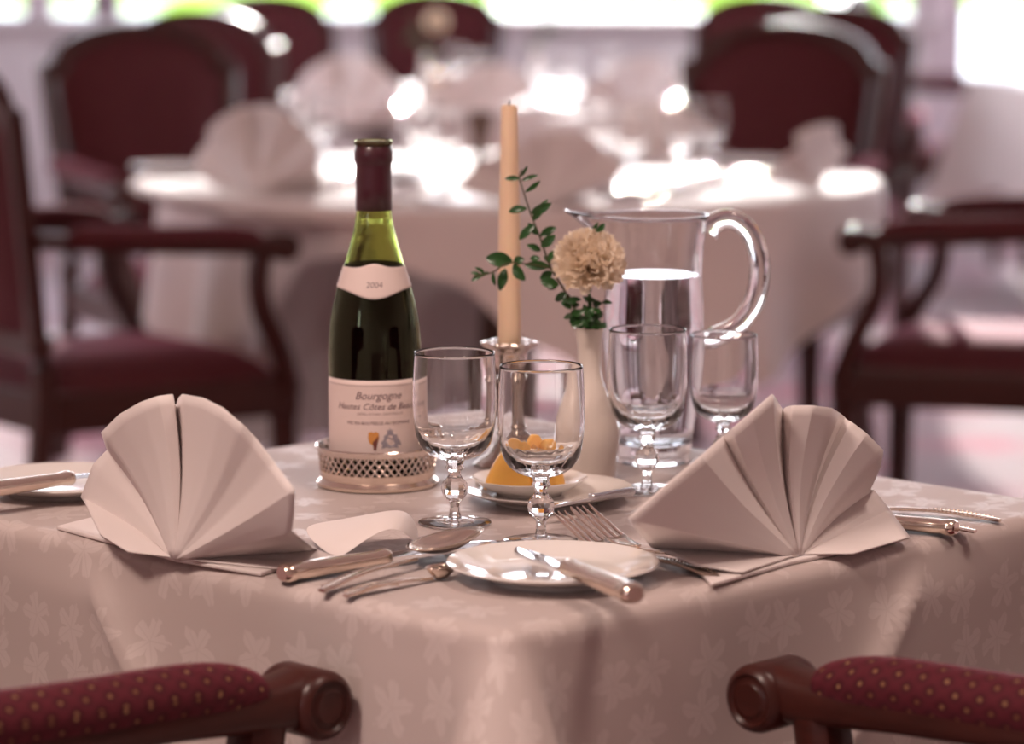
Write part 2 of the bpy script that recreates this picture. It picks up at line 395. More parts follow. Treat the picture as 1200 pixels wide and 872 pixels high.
# ------------------------------------------------------------------ chair
def make_chair(label, group):
    root = thing('armchair', label, 'chair', group=group)
    W, FB = M['wood'], M['fabric']
    def by(z): return -0.225 - (z - 0.47) * 0.15
    def loop(o):
        pts = [(0.215 - o, 0.50 + o), (0.228 - o, 0.62), (0.243 - o, 0.78), (0.254 - o, 0.90), (0.256 - o, 0.945 - o), (0.228 - o * 0.8, 0.952 - o)]
        for k in range(1, 12):
            a = pi / 2 * k / 12
            pts.append(((0.222 - o * 0.75) * cos(a), 0.955 - o + 0.088 * sin(a)))
        pts.append((0.0, 1.043 - o))
        return pts + [(-x, z) for x, z in pts[-2::-1]]
    lo, li = loop(0), loop(0.036)
    t = 0.022
    ring = []
    for off, pts in ((t * 0.6, lo), (t, [((a[0] + b[0]) / 2, (a[1] + b[1]) / 2) for a, b in zip(lo, li)]), (t * 0.5, li), (-t * 0.5, li), (-t, lo), (t * 0.6, lo)):
        ring.append([(x, by(z) + off, z) for x, z in pts])
    MB().grid(ring, True).build('back_frame', W, root, angle=50)
    mb = MB()
    for sgn, bul in ((1, 0.026), (-1, 0.012)):
        rows, uvs = [], []
        for i in range(9):
            s = 1 - i / 8
            row = []
            for x, z in li:
                xx, zz = x * s, 0.74 + (z - 0.74) * s
                row.append((xx, by(zz) + sgn * (0.006 + bul * (1 - s ** 4)), zz))
            rows.append(row); uvs.append([(p[0], p[2]) for p in row + [row[0]]])
        mb.grid(rows, True, uvs)
    mb.build('back_panel', FB, root, angle=60)
    # seat
    rail = [(-0.265, 0.29), (0.265, 0.29), (0.225, -0.23), (-0.225, -0.23)]
    MB().prism(rail, 0.355, 0.432).build('seat_rail', W, root, smooth=False, bevel=0.008)
    rows, uvs = [], []
    for i in range(10):
        s = 1 - i / 9
        row = []
        for k in range(48):
            a = 2 * pi * k / 48
            ex = 0.35
            cx = math.copysign(abs(cos(a)) ** ex, cos(a)); cy = math.copysign(abs(sin(a)) ** ex, sin(a))
            y = 0.03 + cy * 0.255 * s
            wx = 0.222 + (y + 0.23) / 0.52 * 0.038
            row.append((cx * wx * s, y, 0.43 + 0.058 * (1 - s ** 5)))
        rows.append(row); uvs.append([(p[0], p[1]) for p in row + [row[0]]])
    MB().grid(rows, True, uvs).build('seat', FB, root, angle=70)
    for sx in (-1, 1):
        MB().tube(smooth_path([(sx * 0.242, 0.265, 0.40), (sx * 0.242, 0.265, 0.33), (sx * 0.244, 0.268, 0.18), (sx * 0.246, 0.272, 0.0)], 4),
                  [0.027] * 4 + [0.026, 0.025, 0.024, 0.0235, 0.023, 0.0215, 0.02, 0.019, 0.018], 8, sq=0.6).build('leg', W, root)
        MB().tube(smooth_path([(sx * 0.215, by(0.52), 0.54), (sx * 0.215, -0.235, 0.40), (sx * 0.216, -0.26, 0.2), (sx * 0.22, -0.31, 0.0)], 4), 0.021, 8, sq=0.6).build('leg', W, root)
        arm = thing_part('arm', root)
        path = smooth_path([(sx * 0.238, by(0.71) + 0.01, 0.712), (sx * 0.262, -0.12, 0.70), (sx * 0.272, 0.04, 0.688), (sx * 0.272, 0.18, 0.680), (sx * 0.272, 0.235, 0.680)], 6)
        rd = [(0.021 + 0.005 * max(0, (i - 12) / 12), 0.015 + 0.008 * max(0, (i - 15) / 9)) for i in range(len(path))]
        mb = MB().tube(path, rd, 12, sq=0.7)
        # scroll end: a drum across the arm with a rosette on each face
        sc = MB().lathe([(0.0, -0.029), (0.012, -0.031), (0.015, -0.0285), (0.018, -0.0285), (0.0205, -0.031), (0.025, -0.028), (0.027, -0.022), (0.027, 0.022), (0.025, 0.028), (0.0205, 0.031), (0.018, 0.0285), (0.015, 0.0285), (0.012, 0.031), (0.0, 0.029)], 28)
        sc.xf(Matrix.Translation((sx * 0.272, 0.245, 0.676)) @ Matrix.Rotation(pi / 2, 4, 'Y'))
        off = len(mb.v); mb.v += sc.v; mb.uv += sc.uv; mb.f += [tuple(i + off for i in f) for f in sc.f]
        me_arm = mb.build('armrest', W, arm)
        pp = smooth_path([(sx * 0.255, -0.20, 0.713), (sx * 0.262, -0.15, 0.715), (sx * 0.270, 0.02, 0.706), (sx * 0.272, 0.12, 0.702), (sx * 0.272, 0.192, 0.694)], 6)
        n = len(pp); rp = [(0.027 * min(1, 0.35 + 0.65 * sqrt(i / 4) if i < 4 else 1 - 0.20 * max(0, (i - n + 6) / 5)), 0.022 * min(1, 0.3 + 0.7 * sqrt(i / 4) if i < 4 else 1 - 0.35 * max(0, (i - n + 6) / 5) ** 2)) for i in range(n)]
        MB().tube(pp, rp, 20).build('arm_pad', FB, arm, angle=70)
        sp = smooth_path([(sx * 0.272, 0.20, 0.672), (sx * 0.272, 0.192, 0.61), (sx * 0.270, 0.205, 0.55), (sx * 0.264, 0.245, 0.48), (sx * 0.258, 0.272, 0.40)], 6)
        MB().tube(sp, [(0.021, 0.019)] * len(sp), 10, up=(0, 1, 0), sq=0.7).build('arm_support', W, arm)
    return root
def thing_part(name, parent):
    o = bpy.data.objects.new(name, None); o.empty_display_size = 0.02; COL.objects.link(o); o.parent = parent; return o
ARM = lambda s: V((s * 0.272, 0.245, 0.676))       # centre of a scroll end
def chair_by_arm(u, v, side, deg):
    """origin of a chair facing deg whose arm end shows at pixel u, v"""
    rz = radians(deg - 90); p = at(u, v, 0.676)
    q = Matrix.Rotation(rz, 3, 'Z') @ ARM(side)
    return (p.x - q.x, p.y - q.y, 0), rz
def chair_by_back(u, y, deg):
    rz = radians(deg - 90); x = (u - 600) / F * (y * 1.0)
    q = Matrix.Rotation(rz, 3, 'Z') @ V((0, -0.30, 0))
    return (x - q.x, y - q.y, 0), rz

GR = 'red upholstered wooden armchairs in the dining room'
c0 = make_chair('near left armchair, dotted red arm pad and wooden scroll end in the bottom left corner', GR)
loc, rz = chair_by_arm(356, 821, 1, 45); c0.location = loc; c0.rotation_euler = (0, 0, rz)
loc, rz = chair_by_arm(908, 813, -1, 135)
dup(c0, 'near right armchair, dotted red arm pad and wooden scroll end in the bottom right corner', loc, rz)
loc, rz = chair_by_arm(330, 289, 1, 38)
dup(c0, 'dark armchair side-on at the left edge of the photo, behind the left fan napkin', loc, rz)
loc, rz = chair_by_arm(1000, 282, -1, 160)
dup(c0, 'dark armchair side-on at the right edge with a pink-lit seat, behind the right fan napkin', loc, rz)
for u, y, deg, lb in (
    (165, 7.6, -60, 'armchair facing us at the far left, tall red back with a pale-edged frame'),
    (917, 7.6, -112, 'armchair with a broad, nearly black back behind the right of the second table'),
    (238, 8.9, 62, 'dark chair back between the left facing armchair and the red one behind'),
    (316, 11.1, -60, 'red chair back at the top left, farthest of the three overlapping backs'),
    (974, 9.6, -100, 'chair with a red back showing just right of and above the broad dark chair back'),
    (893, 11.1, -110, 'distant chair whose red corner shows left of the broad dark chair back'),
    (511, 11.75, -90, 'distant pinkish chair back at the top centre behind the white table settings'),
    (1008, 11.62, 5, 'distant side-on chair with a lit red seat left of the right-hand table')):
    loc, rz = chair_by_back(u, y, deg)
    dup(c0, lb, loc, rz)

# ------------------------------------------------------------------ near table
N0 = V((-0.005, 2.25)); DR = V((0.70711, 0.70711)); DL = V((-0.70711, 0.70711))
LA, LB = 0.727, 0.76
def ab(a, b): p = N0 + DR * a + DL * b; return p
ctr = ab(LA / 2, LB / 2)
RZ = radians(45)
t = thing('dining_table', 'square dining table under the near white damask cloth', 'table', (ctr.x, ctr.y, 0), RZ)
MB().box((0, 0, 0.733), (LA - 0.02, LB - 0.02, 0.028)).build('tabletop', M['tablewood'], t, smooth=False, bevel=0.004)
MB().lathe([(0.05, 0.05), (0.045, 0.2), (0.06, 0.4), (0.045, 0.6), (0.07, 0.72)], 24).build('pedestal', M['tablewood'], t)
MB().lathe([(0.26, 0.0), (0.26, 0.02), (0.08, 0.055), (0.05, 0.06)], 32).build('base', M['tablewood'], t)

def near_cloth():
    mb = MB()
    hx, hy, rc = LA / 2, LB / 2, 0.02
    # perimeter samples (local a, b centred), outward normal, arc position data
    per = []
    def side(p0, p1, nrm, sid, n=90):
        for i in range(n):
            t = i / n; t = t
            p = (p0[0] + (p1[0] - p0[0]) * t, p0[1] + (p1[1] - p0[1]) * t); per.append((p, nrm, sid))
    corners = [(-hx, -hy), (hx, -hy), (hx, hy), (-hx, hy)]
    nrm = [(0, -1), (1, 0), (0, 1), (-1, 0)]
    for k in range(4):
        c0_, c1_ = corners[k], corners[(k + 1) % 4]
        d = ((c1_[0] - c0_[0]), (c1_[1] - c0_[1])); L = sqrt(d[0] ** 2 + d[1] ** 2); d = (d[0] / L, d[1] / L)
        a0 = (c0_[0] + d[0] * rc, c0_[1] + d[1] * rc); a1 = (c1_[0] - d[0] * rc, c1_[1] - d[1] * rc)
        side(a0, a1, nrm[k], k)
        n0, n1 = nrm[k], nrm[(k + 1) % 4]
        cc = (c1_[0] - d[0] * rc - n0[0] * rc * 1 + 0, c1_[1] - d[1] * rc - n0[1] * rc)
        for i in range(17):
            a = pi / 2 * i / 17
            n = (n0[0] * cos(a) + n1[0] * sin(a), n0[1] * cos(a) + n1[1] * sin(a))
            per.append(((cc[0] + n[0] * rc, cc[1] + n[1] * rc), n, 10 + k))
    rows, uvs = [], []
    R = 0.014; hang = 0.42
    prof = [(s, None) for s in (0.02, 0.3, 0.6, 0.85, 0.95)]
    for s, _ in prof:
        rows.append([(p[0] * s, p[1] * s, 0.7505) for p, n, sd in per])
        uvs.append([(p[0] * s, p[1] * s) for p, n, sd in per + [per[0]]])
    steps = [('r', a) for a in (0, 20, 40, 60, 80)] + [('d', 0.0 + hang * (i / 46) ** 1.15) for i in range(1, 47)]
    for typ, val in steps:
        row, uv = [], []
        for p, n, sd in per:
            if typ == 'r':
                a = radians(val); o = -R + R * sin(a) + 0.004; z = 0.7505 - R + R * cos(a); d = R * (a)
                amp = 0
            else:
                o = 0.004 + 0.05 * val; z = 0.7505 - R - val; d = R * 1.4 + val; amp = min(1, val / 0.03)
            if amp:
                # distance along the cloth from the nearest corner
                dc = sqrt((hx - abs(p[0])) ** 2 + (hy - abs(p[1])) ** 2)
                o += 0.55 * val * exp(-(dc / 0.034) ** 2) - 0.03 * val * exp(-((dc - 0.08) / 0.04) ** 2)
                if sd == 3 or sd == 0:
                    s = (p[1] + hy) if sd == 3 else (p[0] + hx)     # from the near corner
                    q = s - (0.485 - 0.88 * val)
                    o += amp * (0.0075 * exp(-abs(q) / 0.012) + (0.010 * exp(-q / 0.10) if q > 0 else 0.010 * exp(q / 0.02)))
                    o += amp * 0.004 * sin(s * 17 + val * 6) * min(1, val / 0.1)
            row.append((p[0] + n[0] * o, p[1] + n[1] * o, z)); uv.append((p[0] + n[0] * d, p[1] + n[1] * d))
        rows.append(row); uvs.append(uv + [uv[0]])
    mb.grid(rows, True, uvs)
    mb.cap([(q[0], q[1], q[2]) for q in rows[0]])
    o = mb.build('tablecloth', M['damask'], merge=1e-5, angle=60)
    o.location = (ctr.x, ctr.y, 0); o.rotation_euler = (0, 0, RZ)
    return tag(o, 'white damask tablecloth with faint leaf pattern on the near table', 'tablecloth', 'white tablecloths')
near_cloth()
TT = 0.7508

# ------------------------------------------------------------------ wine bottle and coaster
PB = at(440, 568)
def bot_r(z):
    P = [(0, .0405), (.004, .0425), (.125, .0425), (.145, .0410), (.160, .0385), (.18, .0336), (.202, .0266), (.219, .0216), (.235, .0178), (.249, .0160), (.300, .0152)]
    for (z0, r0), (z1, r1) in zip(P, P[1:]):
        if z <= z1:
            t = (z - z0) / (z1 - z0); return r0 + (r1 - r0) * t
    return .0152
yaw_b = atan2(-PB.y, -PB.x)         # direction from the bottle to the camera
bt = thing('wine_bottle', 'dark wine bottle with green neck, cream label and burgundy foil in a silver coaster', 'bottle', (PB.x, PB.y, TT + 0.0045), 0)
zs = [0.004 + i * (0.307 - 0.004) / 60 for i in range(61)]
outer = [(0, 0), (0.036, 0), (0.0405, 0.0015)] + [(bot_r(z), z) for z in zs if z > 0.003]
outer = smooth_path(outer, 2)
w = 0.0022
inner = [(max(0.0005, bot_r(z) - w), z) for z in zs if z > 0.006][::-1] + [(0.028, 0.007), (0.012, 0.016), (0, 0.018)]
MB().lathe(outer + [(0.0150, 0.308)] + inner, 64, caps=False).build('glass_body', M['bottle'], bt, angle=50)
ZW = 0.2008
wz = [0.0085 + i * (ZW - 0.0085) / 40 for i in range(41)]
MB().lathe([(0, 0.019), (0.012, 0.017), (0.0285, 0.0062), (0.040, 0.0064)] + [(bot_r(z) - 0.0007, z) for z in wz] + [(0, ZW)], 64, caps=False).build('wine', M['wine'], bt, angle=40)
MB().lathe([(bot_r(.249) + .0006, .249), (bot_r(.27) + .0007, .27), (.0162, .289), (.0163, .2925), (.0174, .2935), (.0176, .303), (.0168, .3045), (.0160, .310), (.0140, .3115), (0, .311)], 48, caps=False).build('foil_capsule', M['capsule'], bt, solid=0.0003, angle=50)
MB().lathe([(.0150, .309), (.0172, .3085), (.0176, .3105), (.0172, .3125), (.0152, .3130), (.0138, .3122)], 40, caps=False).build('glass_lip', M['bottle'], bt)
def wrap(fn_lo, fn_hi, a0, a1, off, na=60, nz=14):
    rows = []
    for j in range(nz + 1):
        row = []
        for i in range(na + 1):
            s = i / na; a = yaw_b + a0 + (a1 - a0) * s
            z0, z1 = fn_lo(s), fn_hi(s); z = z0 + (z1 - z0) * j / nz
            r = bot_r(z) + off; row.append((r * cos(a), r * sin(a), z))
        rows.append(row)
    return MB().grid(rows)
lab = wrap(lambda s: 0.024, lambda s: 0.0975 - 0.002 * exp(-(min(s, 1 - s) / 0.012) ** 2), -1.42, 1.42, 0.0004).build('label', M['paper'], bt, solid=-0.0001)
bord = wrap(lambda s: 0.0925, lambda s: 0.0931, -1.3, 1.3, 0.0006, nz=1).build('label_border', M['ink_soft'], lab)
def bump(s, w): return exp(-((s - 0.5) / w) ** 2)
nl = wrap(lambda s: 0.1795 - 0.0085 * bump(s, .2), lambda s: 0.1985 + 0.004 * bump(s, .12) - 0.0, -1.62, 1.62, 0.0005).build('neck_label', M['paper'], bt, solid=-0.0001)
def lettering(txt, size, zc, parent, mat, shear=0.0, off=0.0008, name='lettering', dx=0.0, space=1.0):
    cu = bpy.data.curves.new('txt', 'FONT'); cu.body = txt; cu.size = size; cu.shear = shear; cu.align_x = 'CENTER'; cu.align_y = 'CENTER'
    cu.space_character = space; cu.resolution_u = 3
    ob = bpy.data.objects.new('txt', cu); COL.objects.link(ob)
    bpy.context.view_layer.update()
    me = bpy.data.meshes.new_from_object(ob.evaluated_get(bpy.context.evaluated_depsgraph_get()))
    bpy.data.objects.remove(ob); bpy.data.curves.remove(cu)
    me.name = name
    for v in me.vertices:
        z = zc + v.co.y; r = bot_r(z) + off; a = yaw_b + (v.co.x + dx) / (bot_r(zc))
        v.co = (r * cos(a), r * sin(a), z)
    me.materials.clear(); me.materials.append(mat)
    o = bpy.data.objects.new(name, me); COL.objects.link(o); o.parent = parent; return o
lettering('Bourgogne', 0.0098, 0.0835, lab, M['ink'], 0.35, dx=0.003)
lettering('Hautes C\u00f4tes de Beaune', 0.0082, 0.0735, lab, M['ink'], 0.35, dx=0.004)
lettering('APPELLATION CONTR\u00d4L\u00c9E', 0.0030, 0.0670, lab, M['ink_soft'], dx=0.005, space=1.2)
lettering('MIS EN BOUTEILLE AU DOMAINE', 0.0041, 0.0585, lab, M['ink'], dx=0.004)
lettering('2004', 0.0074, 0.1835, nl, M['ink'], 0.1)
def flat_shape(pts, zc, dx, parent, mat, name, off=0.0008):
    mb = MB(); mb.f.append(tuple(mb.add(((bot_r(zc) + off) * cos(yaw_b + (x + dx) / .0425), (bot_r(zc) + off) * sin(yaw_b + (x + dx) / .0425), zc + z)) for x, z in pts))
    return mb.build(name, mat, parent, smooth=False)
S = 0.001
flat_shape([(-4.5 * S, 6 * S), (-2 * S, 7 * S), (0, 6 * S), (2 * S, 7 * S), (4.5 * S, 6 * S), (5 * S, 1 * S), (3.5 * S, -3.5 * S), (0, -6 * S), (-3.5 * S, -3.5 * S), (-5 * S, 1 * S)], 0.044, -0.0015, lab, M['crest'], 'crest')
flat_shape([(-1 * S, -3 * S), (4 * S, 3 * S), (3 * S, -5 * S), (2 * S, -10 * S), (0, -10 * S)], 0.044, -0.0012, lab, M['crest_red'], 'crest_ribbon', 0.001)
flat_shape([(-2.5 * S, 6 * S), (-3 * S, 9 * S), (-1.2 * S, 8 * S), (0, 10.5 * S), (1.2 * S, 8 * S), (3 * S, 9 * S), (2.5 * S, 6 * S), (4 * S, 4 * S), (6.5 * S, 4.5 * S), (7.5 * S, 1 * S), (10 * S, -2 * S), (11 * S, -6 * S), (7 * S, -5 * S), (8 * S, -8.5 * S), (3 * S, -7 * S), (0, -8 * S), (-3 * S, -7 * S), (-8 * S, -8.5 * S), (-7 * S, -5 * S), (-8.5 * S, -3 * S), (-6 * S, 0), (-5.5 * S, 4 * S), (-4 * S, 4 * S)], 0.0435, 0.0135, lab, M['crest_grey'], 'coat_of_arms')
flat_shape([(-2.2 * S, 3.5 * S), (2.2 * S, 3.5 * S), (2.2 * S, -1 * S), (0, -4 * S), (-2.2 * S, -1 * S)], 0.0435, 0.0135, lab, M['paper'], 'shield', 0.001)
flat_shape([(-2.2 * S, 1.6 * S), (2.2 * S, -1 * S), (2.2 * S, 0.4 * S), (-2.2 * S, 3.0 * S)], 0.0435, 0.0135, lab, M['crest_grey'], 'shield_band', 0.0012)

PC = at(445, 569)
co = thing('wine_coaster', 'round pierced silver coaster holding the wine bottle', 'coaster', (PB.x + 0.002, PB.y, TT))
MB().lathe([(0, 0.0), (0.053, 0.0), (0.056, 0.001), (0.0565, 0.004), (0.054, 0.0065), (0.0525, 0.008), (0.0530, 0.0095), (0.0532, 0.0150), (0.0515, 0.0153), (0.0510, 0.0130), (0.0510, 0.004), (0, 0.004)], 72, caps=False).build('base', M['gilt'], co, angle=30)
lat = MB(); n = 46
for k in range(n):
    for d in (1, -1):
        pts = []
        for i in range(13):
            t_ = i / 12; a = 2 * pi * (k + d * t_ * 2.0) / n; rr = 0.0523 + 0.0018 * t_; pts.append((rr * cos(a), rr * sin(a), 0.0150 + 0.0180 * t_))
        lat.tube(pts, 0.0010, 5)
lat.build('pierced_gallery', M['silver'], co)
MB().lathe([(0.0535, 0.0318), (0.0548, 0.0318), (0.0556, 0.0328), (0.0560, 0.0340), (0.0570, 0.0355), (0.0575, 0.037), (0.0565, 0.0382), (0.0552, 0.0375), (0.0543, 0.0345), (0.0535, 0.0330), (0.0535, 0.0318)], 72, caps=False, mod=lambda a, z: 1 + (0.004 * cos(72 * a) if z > 0.03 else 0)).build('rim', M['silver'], co)

# ------------------------------------------------------------------ goblets
def make_goblet(label, s=1.0):
    g = thing('wine_goblet', label, 'wine glass', group='cut stemmed wine glasses')
    G = M['glass']
    def mod(a, z): return 1 + 0.05 * (abs(cos(9 * a)) - 0.5) * max(0, min(1, (0.080 - z) / 0.012)) * (1 if z > 0.056 else 0.4)
    outer = [(0.0, 0.0555), (0.008, 0.0560), (0.018, 0.0590), (0.0265, 0.0650), (0.0320, 0.0740), (0.0350, 0.0880), (0.0362, 0.102), (0.0360, 0.122), (0.0352, 0.140), (0.0347, 0.149)]
    inner = [(0.0336, 0.149), (0.0340, 0.140), (0.0348, 0.122), (0.0349, 0.102), (0.0335, 0.088), (0.0300, 0.0765), (0.0240, 0.0690), (0.015, 0.0645), (0.0, 0.0628)]
    mbo = MB(); rows = []
    MB_ = mbo
    op = smooth_path(outer, 3); ip = smooth_path(inner, 3)
    MB_.lathe(op, 56, mod=mod, caps=False); MB_.lathe([(0.0347, 0.149), (0.0342, 0.1496), (0.0336, 0.149)], 56, caps=False); MB_.lathe(ip, 56, caps=False)
    MB_.build('bowl', G, g, angle=60, merge=2e-6)
    stem = MB().lathe(smooth_path([(0.0, 0.0045), (0.0060, 0.0050), (0.0048, 0.0090), (0.0042, 0.0150), (0.0050, 0.0195), (0.0078, 0.0225), (0.0108, 0.0265), (0.0118, 0.0310), (0.0108, 0.0355), (0.0075, 0.0395), (0.0052, 0.0430), (0.0056, 0.0460), (0.0085, 0.0490), (0.0068, 0.0520), (0.0085, 0.0558), (0.0, 0.0566)], 1), 10, caps=False)
    stem.build('stem', G, g, smooth=False)
    MB().lathe(smooth_path([(0.0, 0.0), (0.024, 0.0), (0.0305, 0.0006), (0.0312, 0.0018), (0.0295, 0.0026), (0.018, 0.0036), (0.009, 0.0052), (0.0, 0.0058)], 2), 48, caps=False, mod=lambda a, z: 1 + 0.012 * cos(12 * a)).build('foot', G, g, angle=35)
    return g
g0 = make_goblet('empty goblet nearest the wine bottle, second from the left')
p = at(533, 615); g0.location = (p.x, p.y, TT); g0['label'] = 'leftmost empty goblet, overlapping the right edge of the wine bottle label'
p = at(634, 637); dup(g0, 'frontmost empty goblet, standing between the butter dish and the forks', (p.x, p.y, TT), 0.3)
p = at(758, 577); dup(g0, 'goblet standing in front of the water jug', (p.x, p.y, TT), 0.1)
p = at(847, 557); dup(g0, 'smaller goblet right of the water jug, below its handle', (p.x, p.y, TT), 0.5, scale=0.89)

# ------------------------------------------------------------------ candle and candlestick
PK = at(597, 546)
ck = thing('candlestick', 'short silver candlestick with a lobed drip pan behind the goblets', 'candlestick', (PK.x, PK.y, TT))
T = M['tarnish']
MB().lathe(smooth_path([(0.0, 0.0), (0.031, 0.0), (0.032, 0.003), (0.027, 0.007), (0.020, 0.012), (0.013, 0.022), (0.010, 0.028)], 3), 48, mod=lambda a, z: 1 + 0.03 * cos(8 * a)).build('foot', T, ck)
MB().lathe(smooth_path([(0.010, 0.027), (0.013, 0.032), (0.010, 0.037), (0.0085, 0.055), (0.0095, 0.078), (0.0135, 0.083), (0.010, 0.088), (0.012, 0.094)], 3), 40, mod=lambda a, z: 1 + (0.07 * cos(10 * a) if 0.037 < z < 0.08 else 0)).build('stem', T, ck)
MB().lathe(smooth_path([(0.011, 0.093), (0.016, 0.099), (0.0165, 0.108), (0.0215, 0.1135), (0.025, 0.117), (0.0235, 0.1195), (0.0170, 0.1175), (0.0125, 0.116)], 3), 60, mod=lambda a, z: 1 + (0.10 * cos(6 * a) if z > 0.112 else 0.02 * cos(6 * a))).build('drip_pan', M['silver'], ck)
ca = thing('taper_candle', 'tall unlit ivory candle standing in the silver candlestick', 'candle', (PK.x, PK.y, TT + 0.1165))
MB().lathe([(0.0, 0.0), (0.0112, 0.0), (0.0112, 0.004), (0.0105, 0.09), (0.0088, 0.18), (0.0079, 0.224), (0.0074, 0.2265), (0.0055, 0.2272), (0.002, 0.2262), (0, 0.226)], 32, caps=False).build('wax', M['wax'], ca)
MB().tube([(0, 0, 0.224), (0.0002, 0, 0.229), (0.0008, 0, 0.2325)], [0.0008, 0.0008, 0.0006], 6).build('wick', M['wick'], ca)

# ------------------------------------------------------------------ bud vase and flowers
PV = at(690, 561)
va = MB()
va.lathe(smooth_path([(0.0, 0.001), (0.022, 0.0), (0.0245, 0.002), (0.0268, 0.018), (0.0292, 0.036), (0.0285, 0.050), (0.0240, 0.066), (0.0170, 0.082), (0.0122, 0.097), (0.0108, 0.112), (0.0115, 0.128), (0.0140, 0.140), (0.0136, 0.1415), (0.0122, 0.140), (0.0095, 0.125), (0.009, 0.11), (0.009, 0.09), (0.0, 0.085)], 3), 48, caps=False)
o = va.build('bud_vase', M['vase']); o.location = (PV.x, PV.y, TT)
tag(o, 'slim cream ceramic bud vase holding the carnation and green sprig', 'vase')
# carnation
FC = at_y(690, 308, PV.y - 0.012)
fl = thing('carnation', 'peach-cream carnation bloom in the bud vase in front of the jug', 'flower', (FC.x, FC.y, FC.z))
rnd = random.Random(3)
mb = MB()
for L, (cnt, tilt, ln) in enumerate(((10, 84, .034), (12, 66, .035), (12, 48, .035), (11, 32, .034), (9, 18, .032), (5, 6, .030))):
    for k in range(cnt):
        az = 2 * pi * (k + 0.5 * L + rnd.uniform(-.25, .25)) / cnt; tl = radians(tilt + rnd.uniform(-8, 8))
        R3 = Matrix.Rotation(az, 4, 'Z') @ Matrix.Rotation(tl, 4, 'Y')
        rows = []; ph = rnd.uniform(0, 6)
        for i in range(8):
            s = i / 7; wd = 0.003 + 0.0125 * s ** 1.1; row = []
            for j in range(13):
                u = j / 6 - 1
                ruf = 0.0030 * s * s * (sin(u * 7 + ph) + 0.6 * sin(u * 17 + ph * 2))
                zig = 0.0022 * s ** 4 * sin(u * 24 + ph)
                curl = -0.009 * s ** 3
                row.append(R3 @ V((curl * 0.6 + ruf + 0.005 * u * u * s, u * wd, s * ln * (1 - 0.12 * u * u) + zig)))
            rows.append(row)
        mb.grid(rows)
mb.v = [V((q.x * 1.02, q.y * 1.02, q.z * 1.0 - 0.006)) for q in mb.v]
TILT = Matrix.Rotation(radians(46), 4, 'X') @ Matrix.Rotation(radians(4), 4, 'Y')
mb.xf(TILT)
mb.build('petals', M['petal'], fl, angle=80)
calyx = TILT @ V((0, 0, -0.004))
endp = V((PV.x, PV.y, TT + 0.088)) - V(fl.location)
pth = smooth_path([calyx, calyx + V((0.001, 0.012, -0.025)), endp + V((0.001, -0.001, 0.055)), endp], 5)
MB().tube(pth, [0.0045] * 3 + [0.0022] * (len(pth) - 3), 8).build('flower_stem', M['leaf'], fl)
# sprig
def zp(x, y, dy=0.0):
    q = at_y(540 + x * 0.3096, 170 + y * 0.3096, PV.y + dy); return V((q.x, q.y, q.z)) 
SO = V((PV.x, PV.y, TT + 0.10))
sp = thing('evergreen_sprig', 'dark green leafy sprig rising left of the carnation, with a second twig crossing the candle', 'sprig', SO)
rnd = random.Random(11)
st = MB()
main = [zp(478, 760), zp(474, 690), zp(430, 620, -.004), zp(390, 545, -.010), zp(340, 462, -.014), zp(300, 350, -.012), zp(265, 260, -.008), zp(237, 175, -.004), zp(222, 120, 0), zp(232, 92, 0)]
main = [q - SO for q in main]
pp = smooth_path(main, 4); st.tube(pp, [0.0014 - 0.0009 * i / len(pp) for i in range(len(pp))], 6)
br = [q - SO for q in [zp(345, 470, -.014), zp(290, 455, -.02), zp(180, 447, -.026), zp(120, 482, -.028), zp(48, 498, -.03)]]
st.tube(smooth_path(br, 4), 0.0007, 6)
lv = MB()
def leaf(b, t, wid=None, roll=0.0):
    b = V(b); t = V(t); ax = t - b; L = ax.length; ax.normalize()
    wid = wid or L * 0.30
    tocam = V((rnd.uniform(-.5, .5), -1, rnd.uniform(-.1, .7))).normalized()
    sd = ax.cross(tocam).normalized(); nr = sd.cross(ax).normalized()
    rows = []
    for i in range(9):
        s = i / 8; w = wid * (sin(pi * min(1, s * 0.94 + 0.03)) ** 0.75); row = []
        for j in range(5):
            u = j / 2 - 1
            row.append(b + ax * (L * s) + sd * (u * w) + nr * (0.10 * L * sin(pi * s) + abs(u) * w * 0.28 ))
        rows.append(row)
    lv.grid(rows)
LV = [(225, 120, 252, 78, 7), (225, 128, 167, 128, 11), (230, 135, 292, 114, 9), (243, 178, 300, 136, 10), (250, 240, 182, 252, 16), (268, 258, 342, 220, 19), (275, 285, 325, 225, 18), (280, 300, 222, 358, 17),
      (290, 340, 255, 295, 14), (300, 345, 360, 312, 17), (305, 385, 357, 342, 19), (303, 400, 250, 378, 14), (315, 420, 348, 442, 12), (335, 460, 242, 456, 20), (195, 440, 96, 428, 30), (200, 445, 240, 432, 18), (200, 452, 243, 512, 22),
      (168, 468, 148, 550, 20), (122, 482, 130, 532, 9), (85, 488, 40, 515, 10), (75, 492, 38, 483, 8), (90, 486, 54, 464, 8), (105, 480, 70, 500, 7), (345, 480, 300, 508, 18), (370, 530, 302, 518, 22), (365, 520, 330, 545, 15),
      (400, 560, 358, 590, 16), (420, 590, 378, 556, 15), (440, 645, 390, 655, 13), (450, 670, 400, 640, 11), (300, 430, 262, 430, 12), (330, 440, 350, 400, 12), (285, 275, 330, 205, 13), (515, 330, 545, 298, 12), (500, 345, 520, 292, 10)]
for a, b, c, d, wd in LV:
    q = rnd.uniform(-.022, -.004)
    leaf(zp(a, b, q) - SO, zp(c, d, q + rnd.uniform(-.008, .004)) - SO, wd * 0.3096 / 1253 * 0.95)
